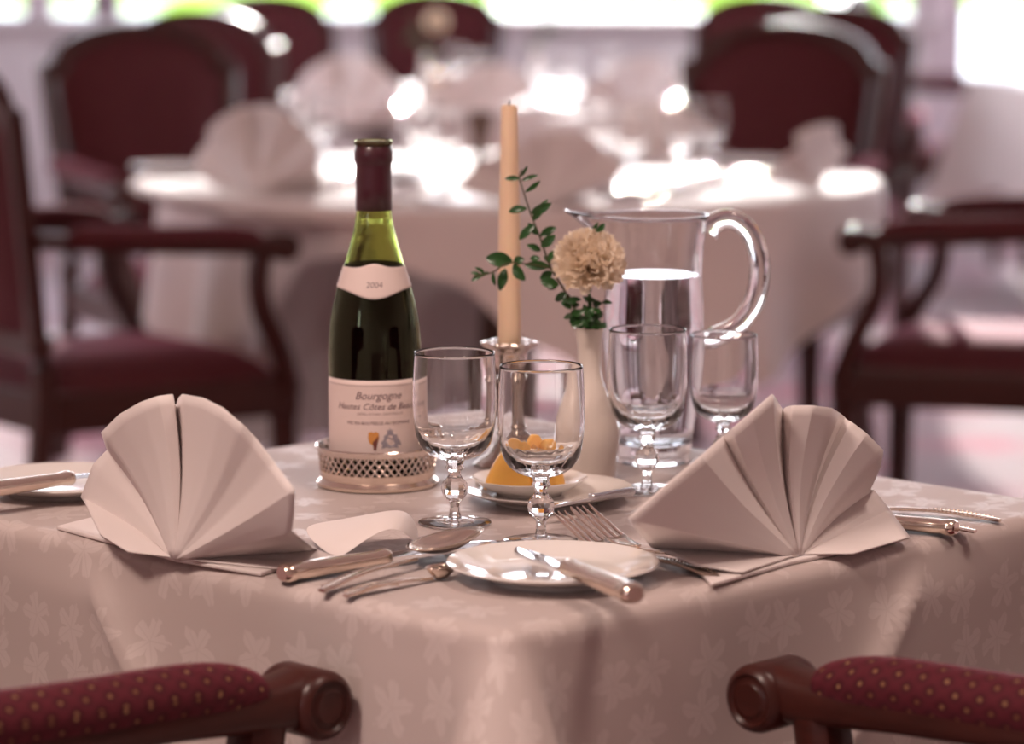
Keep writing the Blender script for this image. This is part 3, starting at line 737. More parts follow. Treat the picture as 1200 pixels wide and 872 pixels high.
for k in range(46):
    a, b = rnd.uniform(400, 545), rnd.uniform(565, 690)
    if b > 640 and a < 430: a += 50
    an = rnd.uniform(0, 2 * pi); l = rnd.uniform(32, 58); q = rnd.uniform(-.03, -.002)
    leaf(zp(a, b, q) - SO, zp(a + l * cos(an), min(690, b + l * 0.7 * sin(an)), q + rnd.uniform(-.012, .012)) - SO, rnd.uniform(9, 15) * 0.3096 / 1253)
st.build('twig', M['stem'], sp); lv.build('leaves', M['leaf'], sp, angle=80)

# ------------------------------------------------------------------ water jug
PJ = at(765, 541)
jg = thing('water_jug', 'clear glass water jug with a loop handle behind the goblets', 'jug', (PJ.x, PJ.y, TT))
out = [(0, 0.0), (0.033, 0.0), (0.0365, 0.003), (0.0372, 0.010), (0.0400, 0.040), (0.0455, 0.085), (0.0482, 0.115), (0.0482, 0.135), (0.0465, 0.165), (0.0458, 0.185), (0.0468, 0.205), (0.0498, 0.225), (0.0525, 0.2365)]
inn = [(0.0500, 0.2365), (0.0470, 0.225), (0.0438, 0.205), (0.0428, 0.185), (0.0435, 0.165), (0.0452, 0.135), (0.0450, 0.115), (0.0420, 0.085), (0.0360, 0.045), (0.0310, 0.020), (0.0, 0.016)]
def jspline(pts): return [(max(0, r), z) for r, z in smooth_path(pts, 3)]
jo, ji = jspline(out), jspline(inn)
prof = jo + [(0.0518, 0.2385), (0.0508, 0.2385)] + ji
n = 72; rows = []
for r, z in prof:
    row = []
    for k in range(n):
        a = 2 * pi * k / n; da = (a - pi * 1.0 + pi) % (2 * pi) - pi
        f = max(0, (z - 0.20) / 0.0385) ** 1.6
        ext = 0.034 * f * exp(-(da / 0.34) ** 2) if r > 0.02 else 0
        row.append(((r + ext) * cos(a), (r + ext) * sin(a), z + 0.004 * f * exp(-(da / 0.3) ** 2)))
    rows.append(row)
MB().grid(rows, True).build('jug_body', M['glass'], jg, angle=60, merge=2e-6)
hp = smooth_path([(0.0505, 0, 0.2245), (0.060, 0, 0.2315), (0.074, 0, 0.2335), (0.089, 0, 0.224), (0.0985, 0, 0.203), (0.101, 0, 0.180), (0.096, 0, 0.155), (0.083, 0, 0.134), (0.066, 0, 0.123), (0.053, 0, 0.119), (0.0488, 0, 0.1215)], 6)
hr = [(0.010 + 0.004 * exp(-(min(i, len(hp) - 1 - i) / 3) ** 2) if i < len(hp) / 2 else 0.010, 0.0072) for i in range(len(hp))]
MB().tube(hp, hr, 14, up=(0, 1, 0)).build('handle', M['glass'], jg)
wl = 0.181
ws = [(r + 0.0004, z) for r, z in ji if z < wl]
ws = sorted(ws, key=lambda q: q[1]); ws[0] = (0.0, ws[0][1])
o = MB().lathe(ws + [(0.0432, wl), (0.0, wl)], 72, caps=False).build('water', M['water'], angle=40)
o.location = (PJ.x, PJ.y, TT); tag(o, 'still water filling most of the glass jug', 'water')

# ------------------------------------------------------------------ plates and butter
def plate_mesh(R, h):
    k = R / 0.085
    pr = [(0, 0.003), (0.045 * k, 0.0030), (0.0475 * k, 0.0), (0.051 * k, 0.0), (0.0525 * k, 0.003), (0.058 * k, 0.0045), (0.070 * k, h * 0.60), (0.0835 * k, h * 0.93), (0.085 * k, h), (0.0845 * k, h + 0.0012), (0.083 * k, h + 0.0008), (0.069 * k, h * 0.60 + 0.003), (0.058 * k, 0.0078), (0.050 * k, 0.0062), (0, 0.0060)]
    return MB().lathe(pr, 72, caps=False)
p = at(648, 681)
pl = plate_mesh(0.084, 0.014).build('side_plate', M['china'], angle=50); pl.location = (p.x, p.y + 0.004, TT)
PF = V(pl.location)
tag(pl, 'white side plate at the front of the table with a knife lying across it', 'plate', 'white side plates')
p = at(72, 578)
def plate_copy(x, y, label, z=TT, s=1.0):
    c = pl.copy(); COL.objects.link(c); c.location = (x, y, z); c['label'] = label; c.scale = (s, s, s); return c
PLT = (p.x, p.y); plate_copy(p.x, p.y, 'white side plate at the left edge, partly behind the left fan napkin', s=0.96)
p = at(641, 589); PBU = p
plate_copy(p.x, p.y, 'white plate under the small butter dish', s=0.915)
k_ = 0.052
bd = MB().lathe([(0, 0.001), (0.028, 0.0), (0.030, 0.0), (0.032, 0.003), (0.042, 0.006), (0.050, 0.0125), (0.052, 0.0145), (0.0512, 0.0152), (0.048, 0.0135), (0.040, 0.0085), (0.030, 0.0055), (0, 0.005)], 60, caps=False, mod=lambda a, z: 1 + (0.012 * cos(10 * a) if z > 0.01 else 0)).build('butter_dish', M['china'])
bx, by_ = at(620, 575, 0.757).x, p.y + 0.012
bd.location = (bx, by_, TT + 0.0058); tag(bd, 'small white dish holding the yellow butter', 'dish')
def wedge(cx, cy, rz, w, d, h, label):
    rows = []
    for z, s in ((0, 1.0), (0.3, 0.86), (0.6, 0.64), (0.85, 0.40), (0.97, 0.26), (1.0, 0.14)):
        row = []
        for k in range(24):
            a = 2 * pi * k / 24
            cx_ = math.copysign(abs(cos(a)) ** .6, cos(a)); cy_ = math.copysign(abs(sin(a)) ** .6, sin(a))
            row.append((cx_ * w / 2 * s, cy_ * d / 2 * (0.55 + 0.45 * s), z * h))
        rows.append(row)
    mb = MB().grid(rows, True); mb.cap(rows[0][::-1]); mb.cap(rows[-1])
    o = mb.build('butter_wedge', M['butter'], angle=45); o.location = (cx, cy, TT + 0.0118); o.rotation_euler = (0, 0, rz)
    return tag(o, label, 'butter', 'butter wedges in the dish')
wedge(bx - 0.019, by_ - 0.010, 0.1, 0.044, 0.020, 0.034, 'larger yellow butter wedge on the left of the small dish')
wedge(bx + 0.018, by_ + 0.004, -0.5, 0.030, 0.018, 0.031, 'yellow butter wedge seen right of the front goblet stem')
wedge(bx + 0.004, by_ + 0.022, 0.3, 0.030, 0.015, 0.036, 'yellow butter wedge at the back of the dish, seen through the front goblet')

# ------------------------------------------------------------------ cutlery (each lies along local +X from handle end to tip)
def handle_tube(mb, L0, L1, w0, w1, t=0.0016, z=0.0022):
    n = 14; path, rad = [], []
    for i in range(n + 1):
        s = i / n; ww = w0 + (w1 - w0) * s ** 0.7
        if s < 0.12: ww *= 0.55 + 0.45 * sin(s / 0.12 * pi / 2)
        path.append((L0 + (L1 - L0) * s, 0, z + 0.0035 * sin(pi * s) )); rad.append((ww, t))
    mb.tube(path, rad, 10)
def bead_edge(mb, L0, L1, w0, w1, z):
    m = 22
    for i in range(m):
        s = (i + 0.5) / m
        for sg in (-1, 1):
            c = (L0 + (L1 - L0) * s, sg * (w0 + (w1 - w0) * s) * 0.92, z + 0.0035 * sin(pi * s))
            mb.lathe([(0, -0.0011), (0.0010, -0.0005), (0.0010, 0.0006), (0, 0.0012)], 6, c, caps=False)
def make_fork(L, label):
    r = thing('fork', label, 'fork', group='silver forks')
    mb = MB(); handle_tube(mb, 0, L * 0.62, 0.0075, 0.0026); bead_edge(mb, L * 0.03, L * 0.5, 0.0072, 0.0036, 0.0034)
    mb.build('handle', M['gilt'], r)
    hd = MB(); w = 0.0118
    # root of the head: fans out and dips, tines rise
    def zz(s): return 0.004 + 0.023 * s ** 1.8 - 0.004 * sin(pi * min(1, s * 1.6)) * 0.6
    rows = []
    for i in range(8):
        s = i / 7 * 0.42; hw = 0.0028 + (w - 0.0028) * (s / 0.42) ** 0.6
        rows.append([(L * (0.61 + 0.39 * s), hw * u, zz(s) + 0.0016 * u * u) for u in (-1, -.5, 0, .5, 1)])
    hd.grid(rows)
    for k in range(4):
        y = w * (-0.86 + 0.573 * k)
        pts = [(L * (0.61 + 0.39 * s), y * (1 - 0.06 * (s - .4)), zz(s) + 0.0016 * (y / w) ** 2) for s in (0.38, 0.5, 0.65, 0.8, 0.92, 1.0)]
        hd.tube(pts, [(0.0019, 0.001)] * 4 + [(0.0014, 0.0009), (0.0006, 0.0006)], 8)
    hd.build('tines', M['gilt'], r, solid=0.0012)
    return r
def make_spoon(L, label, bw=0.0175, bl=0.062):
    r = thing('spoon', label, 'spoon', group='silver spoons')
    mb = MB(); handle_tube(mb, 0, L - bl + 0.004, 0.0068, 0.0026); bead_edge(mb, L * .03, L * .45, .0066, .004, .0034); mb.build('handle', M['gilt'], r)
    rows = []
    for i in range(9):
        s = i / 8; row = []
        for k in range(36):
            a = 2 * pi * k / 36
            x = L - bl / 2 + cos(a) * bl / 2 * s; y = sin(a) * bw * s * (1 - 0.12 * cos(a))
            row.append((x, y, 0.0012 + 0.0105 * s * s))
        rows.append(row)
    MB().grid(rows, True).build('bowl', M['gilt'], r, solid=-0.001)
    return r
def make_knife(L, label, hl=0.095, group='table knives', scale=1.0):
    r = thing('table_knife', label, 'knife', group=group)
    mb = MB(); k = scale
    pts = [(0, .0058, .0050), (.003, .0085, .0068), (.008, .0092, .0070), (.012, .0080, .0062), (.02, .0088, .0066), (hl * .5, .0080, .0060), (hl * .88, .0068, .0052), (hl * .93, .0076, .006), (hl * .97, .0076, .006), (hl, .0055, .005)]
    mb.tube([(x, 0, .0075 * k) for x, a, b in pts], [(a * k, b * k) for x, a, b in pts], 14, sq=0.8)
    mb.build('handle', M['gilt'], r)
    bl = MB(); rows = []
    for i in range(15):
        s = i / 14; x = hl - 0.002 + (L - hl) * s
        lo = -0.0085 * min(1, 0.7 + s) * (1 if s < .85 else sqrt(max(0.02, 1 - ((s - .85) / .15) ** 2)))
        hi = 0.0085 if s < .7 else 0.0085 - 0.012 * ((s - .7) / .3) ** 2
        th = 0.0011
        rows.append([(x, lo * k, .0075 * k - .003 * s), (x, (lo + hi) / 2 * k, .0075 * k + th - .003 * s), (x, hi * k, .0075 * k + th - .003 * s), (x, hi * k, .0075 * k - th - .003 * s), (x, (lo + hi) / 2 * k, .0075 * k - th - .003 * s)])
    bl.grid(rows, True); bl.cap(rows[0][::-1]); bl.cap(rows[-1])
    bl.build('blade', M['steel'], r, angle=25)
    return r
def lay(o, uh, vh, ut, vt, z=TT, zt=None, L=None):
    """rest o with its handle end at the first pixel, pointing at the second"""
    a = at(uh, vh, z + 0.003); b = at(ut, vt, (zt if zt is not None else z) + 0.003)
    d = b - a
    o.location = (a.x, a.y, z); o.rotation_euler = (0, -atan2(d.z, sqrt(d.x ** 2 + d.y ** 2)), atan2(d.y, d.x))
    return (d.length)
def length(uh, vh, ut, vt, z=TT, zt=None): return (at(uh, vh, z + .003) - at(ut, vt, (zt or z) + .003)).length
# left of the near corner
Lk = length(330, 680, 588, 637)
k1 = make_knife(Lk, 'dinner knife left of the near corner, ornate pale handle, dark blade under the spoon bowl', hl=Lk * 0.47, scale=1.1); lay(k1, 330, 680, 588, 637)
Ls = length(377, 691, 566, 628, TT + .002, TT + .012)
s1 = make_spoon(Ls, 'soup spoon with a bright bowl left of the front side plate', bw=0.019, bl=Ls * 0.44); lay(s1, 377, 691, 566, 628, TT + .001, TT + .010)
Lt = length(405, 697, 534, 672)
s2 = make_spoon(Lt, 'small spoon nearest us whose tip tucks under the front side plate', bw=0.008, bl=0.03); lay(s2, 405, 697, 534, 672)
# forks right of the plate
Lf = 0.198
f1 = make_fork(Lf, 'fork with tines against the front goblet foot, nearer to the front side plate')
def lay_dir(o, uh, vh, ang, z=TT): a = at(uh, vh, z + .003); o.location = (a.x, a.y, z); o.rotation_euler = (0, 0, ang)
aF = radians(128)
def beside(o, dist, back):
    q = V((PF.x, PF.y)) + V((sin(aF), -cos(aF))) * dist - V((cos(aF), sin(aF))) * back
    o.location = (q.x, q.y, TT); o.rotation_euler = (0, 0, aF)
beside(f1, 0.0985, 0.086)
f2 = copy_tree(f1); f2['label'] = 'fork lying along the right fan napkin, farther from the front side plate'; beside(f2, 0.1235, 0.080)
# knife across the front plate
ZP = TT + 0.0155
Lb = length(744, 705, 600, 646, ZP)
k2 = make_knife(Lb, 'butter knife lying across the front side plate', hl=Lb * 0.54, scale=1.12); lay(k2, 744, 705, 600, 646, ZP)
# far right setting
k3 = make_knife(0.215, 'knife handle at the right edge of the table, in front of the two thin handles', hl=0.10); lay_dir(k3, 1121, 625, radians(150))
s3 = dup(s1, 'spoon with a long thin handle at the right edge, farthest of the three pieces', (0, 0, 0)); lay_dir(s3, 1172, 609, radians(152))
f3 = copy_tree(f1); f3['label'] = 'thin handle at the right edge of the table, between the knife and the far spoon'; lay_dir(f3, 1143, 622, radians(151))
# left plate knife
ZP2 = TT + 0.0150
k4 = dup(k2, 'knife lying across the side plate at the left edge', (0, 0, 0)); lay(k4, -42, 585, 104, 564, ZP2)
# butter knife on the butter plate
k5 = make_knife(0.105, 'small silver butter spreader on the right rim of the butter plate', hl=0.050, scale=0.55); lay(k5, 742, 577, 668, 588, TT + 0.0145)
for ch in [c for c in COL.objects if c.parent == k5]: ch.data.materials[0] = M['steel']

# ------------------------------------------------------------------ napkins
def napkin(label, bu, bv, ex, ey, rays, base_poly, patches=()):
    B = at(bu, bv, TT + 0.0045); ex = V((*ex, 0)); ey = V((*ey, 0))
    rz = atan2(ex.y, ex.x)
    root = thing('napkin', label, 'napkin', (B.x, B.y, TT), rz, 'fan-folded white napkins')
    def loc(p): d = p - V((B.x, B.y, TT)); return V((d.dot(ex), d.dot(ey), d.z))
    tips = []
    for r in rays:
        if r[0] == 'z': tips.append(loc(at(r[1], r[2], r[3])))
        else: tips.append(loc(on_plane(r[0], r[1], B + ey * r[2], ey)))
    nsub = 5; cols = []
    for i in range(len(tips) - 1):
        for k in range(nsub):
            t = k / nsub; cols.append(tips[i].lerp(tips[i + 1], t))
    cols.append(tips[-1])
    rows = []; m = 14; n = len(cols)
    for j in range(m + 1):
        s = (j / m)
        row = []
        for i, tp in enumerate(cols):
            b = V((0.010 * (i / (n - 1) - 0.5) * (1 if tips[-1].x > tips[0].x else -1), 0, 0.0045))
            p = b.lerp(tp, s)
            p.y += 0.006 * sin(pi * s) * (1 if tp.z > 0.03 else 0)
            row.append(p)
        rows.append(row)
    MB().grid(rows).build('fan', M['napkin'], root, angle=28, solid=0.0014, merge=1e-7)
    pts = [loc(at(u, v, TT)) for u, v in base_poly]
    MB().prism([(q.x, q.y) for q in pts], 0.0002, 0.0036).build('folded_base', M['napkin'], root, smooth=False, bevel=0.0012)
    for g in patches:
        rows = [[loc(at(u, v, z)) for u, v, z in row] for row in g]
        MB().grid(rows).build('loose_corner', M['napkin'], root, sub=3, solid=0.0012, angle=80)
    return root
# the back layers of each fan are rays with a larger depth
napL = napkin('large fan-folded napkin on the left side of the near table', 205, 655, (0.70711, -0.70711), (0.70711, 0.70711),
    [('z', 150, 648, TT + .005), ('z', 118, 628, TT + .012), (96, 583, .030), (110, 545, .032), (127, 527, .036), (120, 506, .004), (141, 485, -.004), (165, 471, -.006), (185, 464, -.002), (201, 462, .008), (203, 474, .022), (207, 478, .036),
     (211, 466, .020), (215, 462, .008), (238, 466, -.002), (262, 478, -.008), (284, 497, -.006), (300, 513, .001), (322, 542, .004), (346, 574, -.004), (345, 600, .004), (342, 622, .012), ('z', 372, 645, TT + .010), ('z', 402, 658, TT + .004), ('z', 330, 668, TT + .004)],
    [(66, 621), (205, 659), (306, 676), (376, 655), (345, 632), (125, 606)],
    [[[(396, 657, TT + .004), (418, 640, TT + .012), (450, 618, TT + .026), (474, 621, TT + .022), (491, 642, TT + .002)],
      [(372, 642, TT + .008), (400, 622, TT + .018), (450, 604, TT + .032), (481, 600, TT + .029), (492, 628, TT + .008)],
      [(346, 614, TT + .012), (392, 609, TT + .016), (440, 600, TT + .027), (476, 594, TT + .029), (489, 614, TT + .010)]]])
napR = napkin('large fan-folded napkin on the right side of the near table', 936, 651, (0.70711, 0.70711), (-0.70711, 0.70711),
    [('z', 870, 672, TT + .005), ('z', 815, 664, TT + .008), ('z', 764, 641, TT + .012), (736, 607, .004), (775, 572, .0), (820, 535, -.002), (840, 517, .014), (847, 511, .030), (858, 502, .012), (880, 483, .0), (904, 462, -.002), (909, 470, .018), (917, 482, .038),
     (923, 477, .020), (930, 475, .004), (952, 475, -.004), (974, 478, .0), (983, 484, .026), (990, 490, .026), (998, 495, .006), (1015, 508, -.002), (1034, 527, -.002), (1031, 546, .006), (1019, 572, .020), (1022, 574, .034), (1042, 598, .020), ('z', 1066, 631, TT + .006), ('z', 1000, 650, TT + .004)],
    [(800, 655), (834, 689), (930, 662), (1052, 637), (985, 622), (820, 618)])

# ------------------------------------------------------------------ second table and beyond
def hem_cloth(cx, cy, R, knots, dents, label, extra=0.0):
    """round table cloth; knots give hem height by angle (deg)"""
    ks = sorted(knots); ks = [(ks[-1][0] - 360, ks[-1][1])] + ks + [(ks[0][0] + 360, ks[0][1])]
    def hz(d):
        for (a, z0), (b, z1) in zip(ks, ks[1:]):
            if a <= d <= b:
                t = (d - a) / (b - a); t = t * t * (3 - 2 * t); return z0 + (z1 - z0) * t
    n = 180; rows, uvs = [], []
    for s in (0.02, 0.4, 0.8, 0.96):
        rows.append([(R * s * cos(2 * pi * k / n), R * s * sin(2 * pi * k / n), 0.7505) for k in range(n)])
    for i in range(21):
        row = []
        for k in range(n):
            a = 2 * pi * k / n; dg = 360 * k / n; z1 = hz(dg)
            if i < 4: b = radians(25 * i); o = -0.014 + 0.014 * sin(b) + 0.003; z = 0.7505 - 0.014 + 0.014 * cos(b)
            else:
                z = 0.735 - (0.735 - z1) * (i - 3) / 17; d = 0.735 - z
                o = 0.004 + 0.05 * d + 0.030 * min(1, d / .15) * cos(a * 14 + 1) * min(1, (0.75 - z1) / .3) * d * 4
            for (da, w, dep) in dents:
                dd = (dg - da + 180) % 360 - 180
                o -= dep * exp(-(dd / w) ** 4) * min(1, max(0, (0.722 - z) / 0.02))
            row.append(((R + o) * cos(a), (R + o) * sin(a), z))
        rows.append(row)
    mb = MB().grid(rows, True, [[(p[0], p[1] + p[2]) for p in r + [r[0]]] for r in rows]); mb.cap(rows[0])
    o = mb.build('tablecloth', M['cloth'], merge=1e-6, angle=70); o.location = (cx, cy, 0)
    return tag(o, label, 'tablecloth', 'white tablecloths')
def round_table(cx, cy, R, label):
    t = thing('dining_table', label, 'table', (cx, cy, 0))
    MB().lathe([(0, 0.722), (R - 0.16, 0.722), (R - 0.012, 0.730), (R - 0.008, 0.736), (R - 0.012, 0.7485), (0, 0.7485)], 64, caps=False).build('tabletop', M['tablewood'], t)
    MB().lathe([(0.05, 0.05), (0.045, 0.2), (0.06, 0.4), (0.045, 0.6), (0.07, 0.72)], 24).build('pedestal', M['tablewood'], t)
    MB().lathe([(0.28, 0.0), (0.28, 0.02), (0.08, 0.055), (0.05, 0.06)], 32).build('base', M['tablewood'], t)
C2 = V((-0.01, 6.55)); R2 = 0.775
round_table(C2.x, C2.y, R2, 'round dining table under the second white cloth, middle distance')
hem_cloth(C2.x, C2.y, R2, [(5, .62), (45, .60), (80, .50), (96, .10), (172, .12), (190, .34), (206, .34), (222, .48), (238, .64), (250, .665), (262, .62), (274, .50), (290, .34), (308, .42), (332, .545), (347, .59)],  # low back-left hem added to block sun and keep the space beneath dark
          [(209, 34, 0.15), (133, 25, 0.10), (56, 25, 0.12)], 'white tablecloth with a scalloped hem on the round table in the middle distance')
C4 = V((-0.04, 9.95)); R4 = 0.69
round_table(C4.x, C4.y, R4, 'round dining table under the farthest white cloth')
hem_cloth(C4.x, C4.y, R4, [(5, .68), (100, .66), (175, .68), (230, .60), (270, .5), (310, .60)], [], 'white tablecloth on the farthest table, hidden behind the second table settings')
# right-hand table: square cloth with hanging corners
def square_table(cx, cy, hw, rz, label, tl):
    t = thing('dining_table', tl, 'table', (cx, cy, 0), rz)
    MB().box((0, 0, 0.733), (2 * hw - .02, 2 * hw - .02, .028)).build('tabletop', M['tablewood'], t, smooth=False, bevel=.004)
    MB().lathe([(0.05, 0.05), (0.045, 0.2), (0.06, 0.4), (0.045, 0.6), (0.07, 0.72)], 24).build('pedestal', M['tablewood'], t)
    MB().lathe([(0.26, 0.0), (0.26, 0.02), (0.08, 0.055), (0.05, 0.06)], 32).build('base', M['tablewood'], t)
    n = 160; rows = []
    for lvl in range(-3, 16):
        row = []
        for k in range(n):
            a = 2 * pi * k / n; c, s = cos(a), sin(a); m = max(abs(c), abs(s)); px, py = c / m * hw, s / m * hw
            cf = min(abs(c), abs(s)) / m
            if lvl < 0: f = (0.02, 0.5, 0.97)[lvl + 3]; row.append((px * f, py * f, 0.7505)); continue
            hang = 0.36 + 0.12 * cf ** 3
            d = hang * lvl / 15; o = 1 + (0.01 + 0.07 * d + 0.22 * d * cf ** 6) / hw
            row.append((px * o, py * o, 0.7505 - 0.004 - d if lvl else 0.7495))
        rows.append(row)
    mb = MB().grid(rows, True); mb.cap(rows[0])
    o = mb.build('tablecloth', M['cloth'], angle=70); o.location = (cx, cy, 0); o.rotation_euler = (0, 0, rz)
    tag(o, label, 'tablecloth', 'white tablecloths')
square_table(2.20, 10.72, 0.52, radians(6), 'sunlit white tablecloth of the table at the right edge', 'dining table under the sunlit cloth at the right edge')

# settings on the second table
nap0 = napL
def nap(u, v, face, label, s=1.0):
    p = at(u, v); c = dup(nap0, label, (p.x, p.y, TT), radians(face), scale=s); return c
nap(295, 228, -40, 'blurred fan napkin at the left of the second table', 1.25)
nap(640, 243, 10, 'blurred low napkin at the front of the second table, behind the candle', 1.0)
nap(958, 226, 62, 'blurred pointed napkin at the right edge of the second table', 0.95)
nap(775, 182, 170, 'blurred napkin at the back of the second table, right of the candle', 0.9)
nap(400, 149, -35, 'blurred large white napkin on the farthest table, left of centre', 1.35)
nap(745, 137, 40, 'blurred white napkin on the farthest table, right of centre', 1.2)
nap(566, 133, 10, 'blurred white napkin on the farthest table behind the candle tip', 1.0)
pl_spots = [(206, 204, 'blurred side plate at the far left of the second table'), (448, 212, 'blurred white plate on the second table behind the bottle neck'), (745, 226, 'blurred bright plate on the second table behind the jug'),
            (880, 197, 'blurred plate on the second table beside the right pointed napkin'), (500, 131, 'bright blurred plate on the farthest table, left of the candle'), (690, 118, 'bright blurred plate on the farthest table, right of the candle')]
for u, v, lb in pl_spots:
    p = at(u, v); plate_copy(p.x, p.y, lb, s=1.15)
gl = [(832, 199, 'blurred goblet outlined against the broad dark chair back'), (800, 206, 'blurred goblet just left of the one against the dark chair back'), (738, 219, 'blurred goblet on the second table behind the right of the jug rim'),
      (704, 205, 'blurred goblet on the second table behind the left of the jug rim'), (378, 192, 'blurred goblet on the second table left of the bottle neck'), (356, 203, 'blurred goblet nearest the left napkin of the second table'),
      (520, 222, 'blurred goblet on the second table between the bottle neck and the candle'), (494, 206, 'blurred goblet on the second table just right of the bottle neck'),
      (560, 122, 'bright blurred goblet on the farthest table, left of the candle tip'), (632, 117, 'bright blurred goblet on the farthest table, just right of the candle tip'), (668, 126, 'bright blurred goblet on the farthest table below the green sprig'),
      (715, 113, 'bright blurred goblet on the farthest table, second from its right'), (790, 118, 'bright blurred goblet on the farthest table left of the dark chair back'), (535, 113, 'bright blurred goblet on the farthest table beside the amber candle bowl')]
for u, v, lb in gl:
    p = at(u, v); dup(g0, lb, (p.x, p.y, TT), random.uniform(0, 1))
for u, v, ang, src, lb in ((905, 207, 150, k3, 'blurred knife catching the light in front of the right pointed napkin'), (440, 238, 20, k3, 'blurred knife on the second table behind the bottle capsule'),
                           (474, 240, 62, f1, 'blurred fork at the front edge of the second table right of the bottle capsule'), (752, 240, 70, f1, 'blurred fork at the front edge of the second table above the jug'), (800, 222, 150, k3, 'blurred knife on the second table behind the jug handle')):
    c = copy_tree(src); c['label'] = lb; lay_dir(c, u, v, radians(ang))
# dark centre vase, far sprig vase, amber candle bowl
p = at(563, 196)
o = MB().lathe(smooth_path([(0, 0), (0.022, 0), (0.018, 0.01), (0.012, 0.03), (0.017, 0.06), (0.026, 0.09), (0.029, 0.115), (0.0265, 0.115), (0.022, 0.09), (0.0, 0.05)], 2), 32, caps=False).build('posy_vase', M['brown'])
o.location = (p.x, p.y, TT); tag(o, 'dark brown tapered vase on the second table just left of the candle', 'vase')
p = at(507, 112)
cb = thing('candle_bowl', 'amber candle bowl on the farthest table above the bottle', 'candle', (p.x, p.y, TT))
MB().lathe([(0, 0), (0.03, 0), (0.034, 0.004), (0.045, 0.03), (0.050, 0.055), (0.046, 0.055), (0.040, 0.03), (0, 0.02)], 32, caps=False).build('bowl', M['glass'], cb)
MB().lathe([(0, 0.022), (0.037, 0.024), (0.043, 0.048), (0.03, 0.072), (0, 0.078)], 24, caps=False).build('wax', M['amber'], cb)
p = at(627, 108)
fv = va.v
o2 = MB(); o2.v = list(va.v); o2.f = list(va.f); o2.uv = list(va.uv)
o2 = o2.build('bud_vase', M['vase']); o2.location = (p.x, p.y, TT); tag(o2, 'blurred bud vase on the farthest table right of the candle tip', 'vase')
dup(fl, 'blurred pale bloom at the top of the photo right of the candle', (p.x + .03, p.y, TT + 0.27))
dup(sp, 'blurred green sprig at the top of the photo right of the candle', (p.x, p.y, TT + 0.105), pi, scale=0.95)

p = at(500, 121)
o2 = MB(); o2.v = list(va.v); o2.f = list(va.f); o2.uv = list(va.uv)
o2 = o2.build('bud_vase', M['vase']); o2.location = (p.x, p.y, TT); tag(o2, 'blurred bud vase on the farthest table beside the amber bowl', 'vase')
dup(fl, 'blurred pale bloom at the top of the photo above the amber bowl', (p.x + .03, p.y, TT + 0.24))
dup(sp, 'blurred green sprig at the top of the photo above the amber bowl', (p.x, p.y, TT + 0.105), 0.6, scale=0.9)

# ------------------------------------------------------------------ light
W = bpy.data.worlds.new('World'); SC.world = W; W.use_nodes = True
nt = W.node_tree; bg = nt.nodes['Background']
tc = nd(nt, 'ShaderNodeTexCoord'); sx = nd(nt, 'ShaderNodeSeparateXYZ', i_0=tc.outputs['Generated'])
rp = nd(nt, 'ShaderNodeMapRange', i_Value=sx.outputs[2], i_From_Min=-0.05, i_From_Max=0.6)
nt.links.new(mixc(nt, rp.outputs[0], (1.0, 0.97, 0.98), (0.62, 0.76, 1.0)), bg.inputs[0]); bg.inputs[1].default_value = 8.0
def light(name, typ, loc, energy, col, **kw):
    l = bpy.data.lights.new(name, typ); l.energy = energy; l.color = col
    for k, v in kw.items(): setattr(l, k, v)
    o = bpy.data.objects.new(name, l); COL.objects.link(o); o.location = loc; return o
s = light('sun', 'SUN', (0, 20, 8), 8.5, (1, 0.95, 0.90), angle=radians(2.0))
s.rotation_euler = V((-0.05, -1, -0.30)).to_track_quat('-Z', 'Y').to_euler()
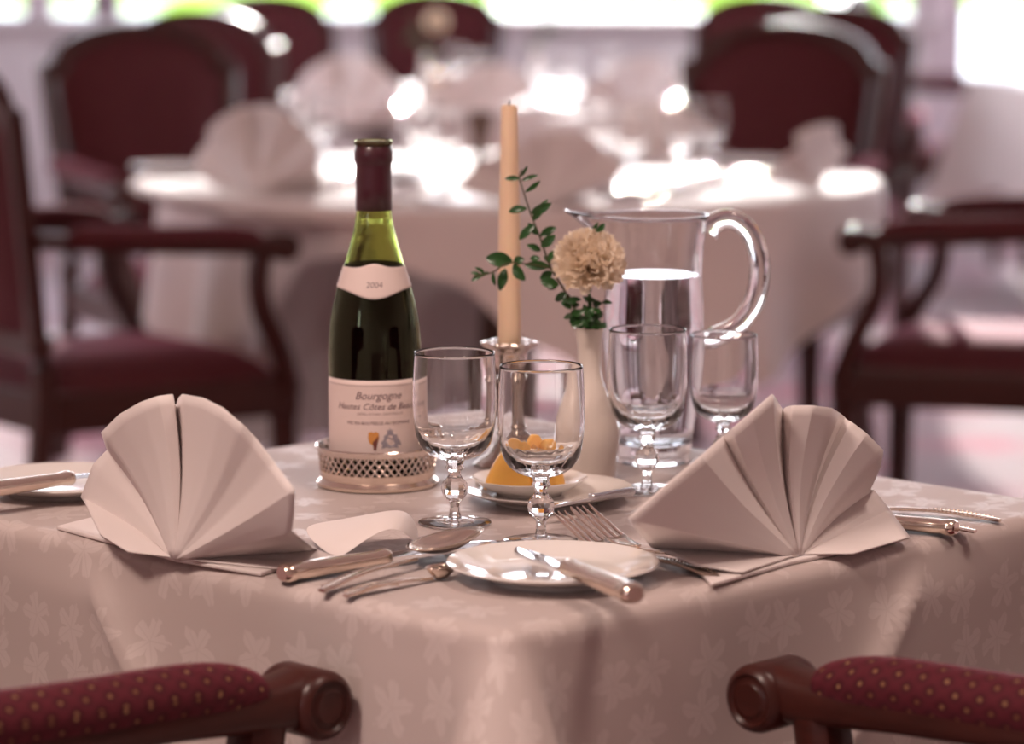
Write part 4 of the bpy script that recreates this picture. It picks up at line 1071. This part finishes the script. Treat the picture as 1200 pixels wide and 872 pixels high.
for x0, x1, z0 in ((XL, 1.7, SILL), (1.8, XR, LOW)):
    o = light('window_portal', 'AREA', ((x0 + x1) / 2, YW + 0.25, (z0 + HEAD) / 2), 1, (1, 1, 1), shape='RECTANGLE', size=x1 - x0, size_y=HEAD - z0)
    o.rotation_euler = (radians(-90), 0, 0); o.data.cycles.is_portal = True
for x, ry in ((XL - 0.2, -90), (XR + 0.2, 90)):
    o = light('window_portal', 'AREA', (x, (WY0 + WY1) / 2, (WZ0 + WZ1) / 2), 1, (1, 1, 1), shape='RECTANGLE', size=WZ1 - WZ0, size_y=WY1 - WY0)
    o.rotation_euler = (0, radians(ry), 0); o.data.cycles.is_portal = True
o = light('window_portal', 'AREA', (XL - 0.2, -2.775, (WZ0 + WZ1) / 2), 1, (1, 1, 1), shape='RECTANGLE', size=WZ1 - WZ0, size_y=0.85)
o.rotation_euler = (0, radians(-90), 0); o.data.cycles.is_portal = True
WARM = (1.0, 0.78, 0.67)
def ceiling_lamp(x, y, e, size=0.5, z=ZC - 0.05, col=WARM):
    return light('ceiling_lamp', 'AREA', (x, y, z), e, col, shape='DISK', size=size)
ceiling_lamp(-1.3, 1.0, 84, 0.7); ceiling_lamp(0.9, 1.9, 26, 0.7)

# ------------------------------------------------------------------ camera
cam = bpy.data.cameras.new('camera'); co_ = bpy.data.objects.new('camera', cam); COL.objects.link(co_)
co_.location = CAM; co_.rotation_euler = (pi / 2 - PITCH, 0, 0)
cam.sensor_width = 36; cam.sensor_fit = 'HORIZONTAL'; cam.lens = F / 1200 * 36; cam.clip_end = 200
cam.dof.use_dof = True; cam.dof.focus_distance = 2.66; cam.dof.aperture_fstop = 3.9; cam.dof.aperture_blades = 0
SC.camera = co_
SC.view_settings.view_transform = 'Standard'; SC.view_settings.look = 'None'; SC.view_settings.gamma = 1; SC.view_settings.use_curve_mapping = False
SC.view_settings.exposure = 0.0
cy = SC.cycles
cy.use_denoising = True; cy.max_bounces = 14; cy.transmission_bounces = 12; cy.glossy_bounces = 6; cy.diffuse_bounces = 4; cy.transparent_max_bounces = 12
cy.sample_clamp_indirect = 6.0; cy.blur_glossy = 0.5; cy.caustics_reflective = False; cy.caustics_refractive = True
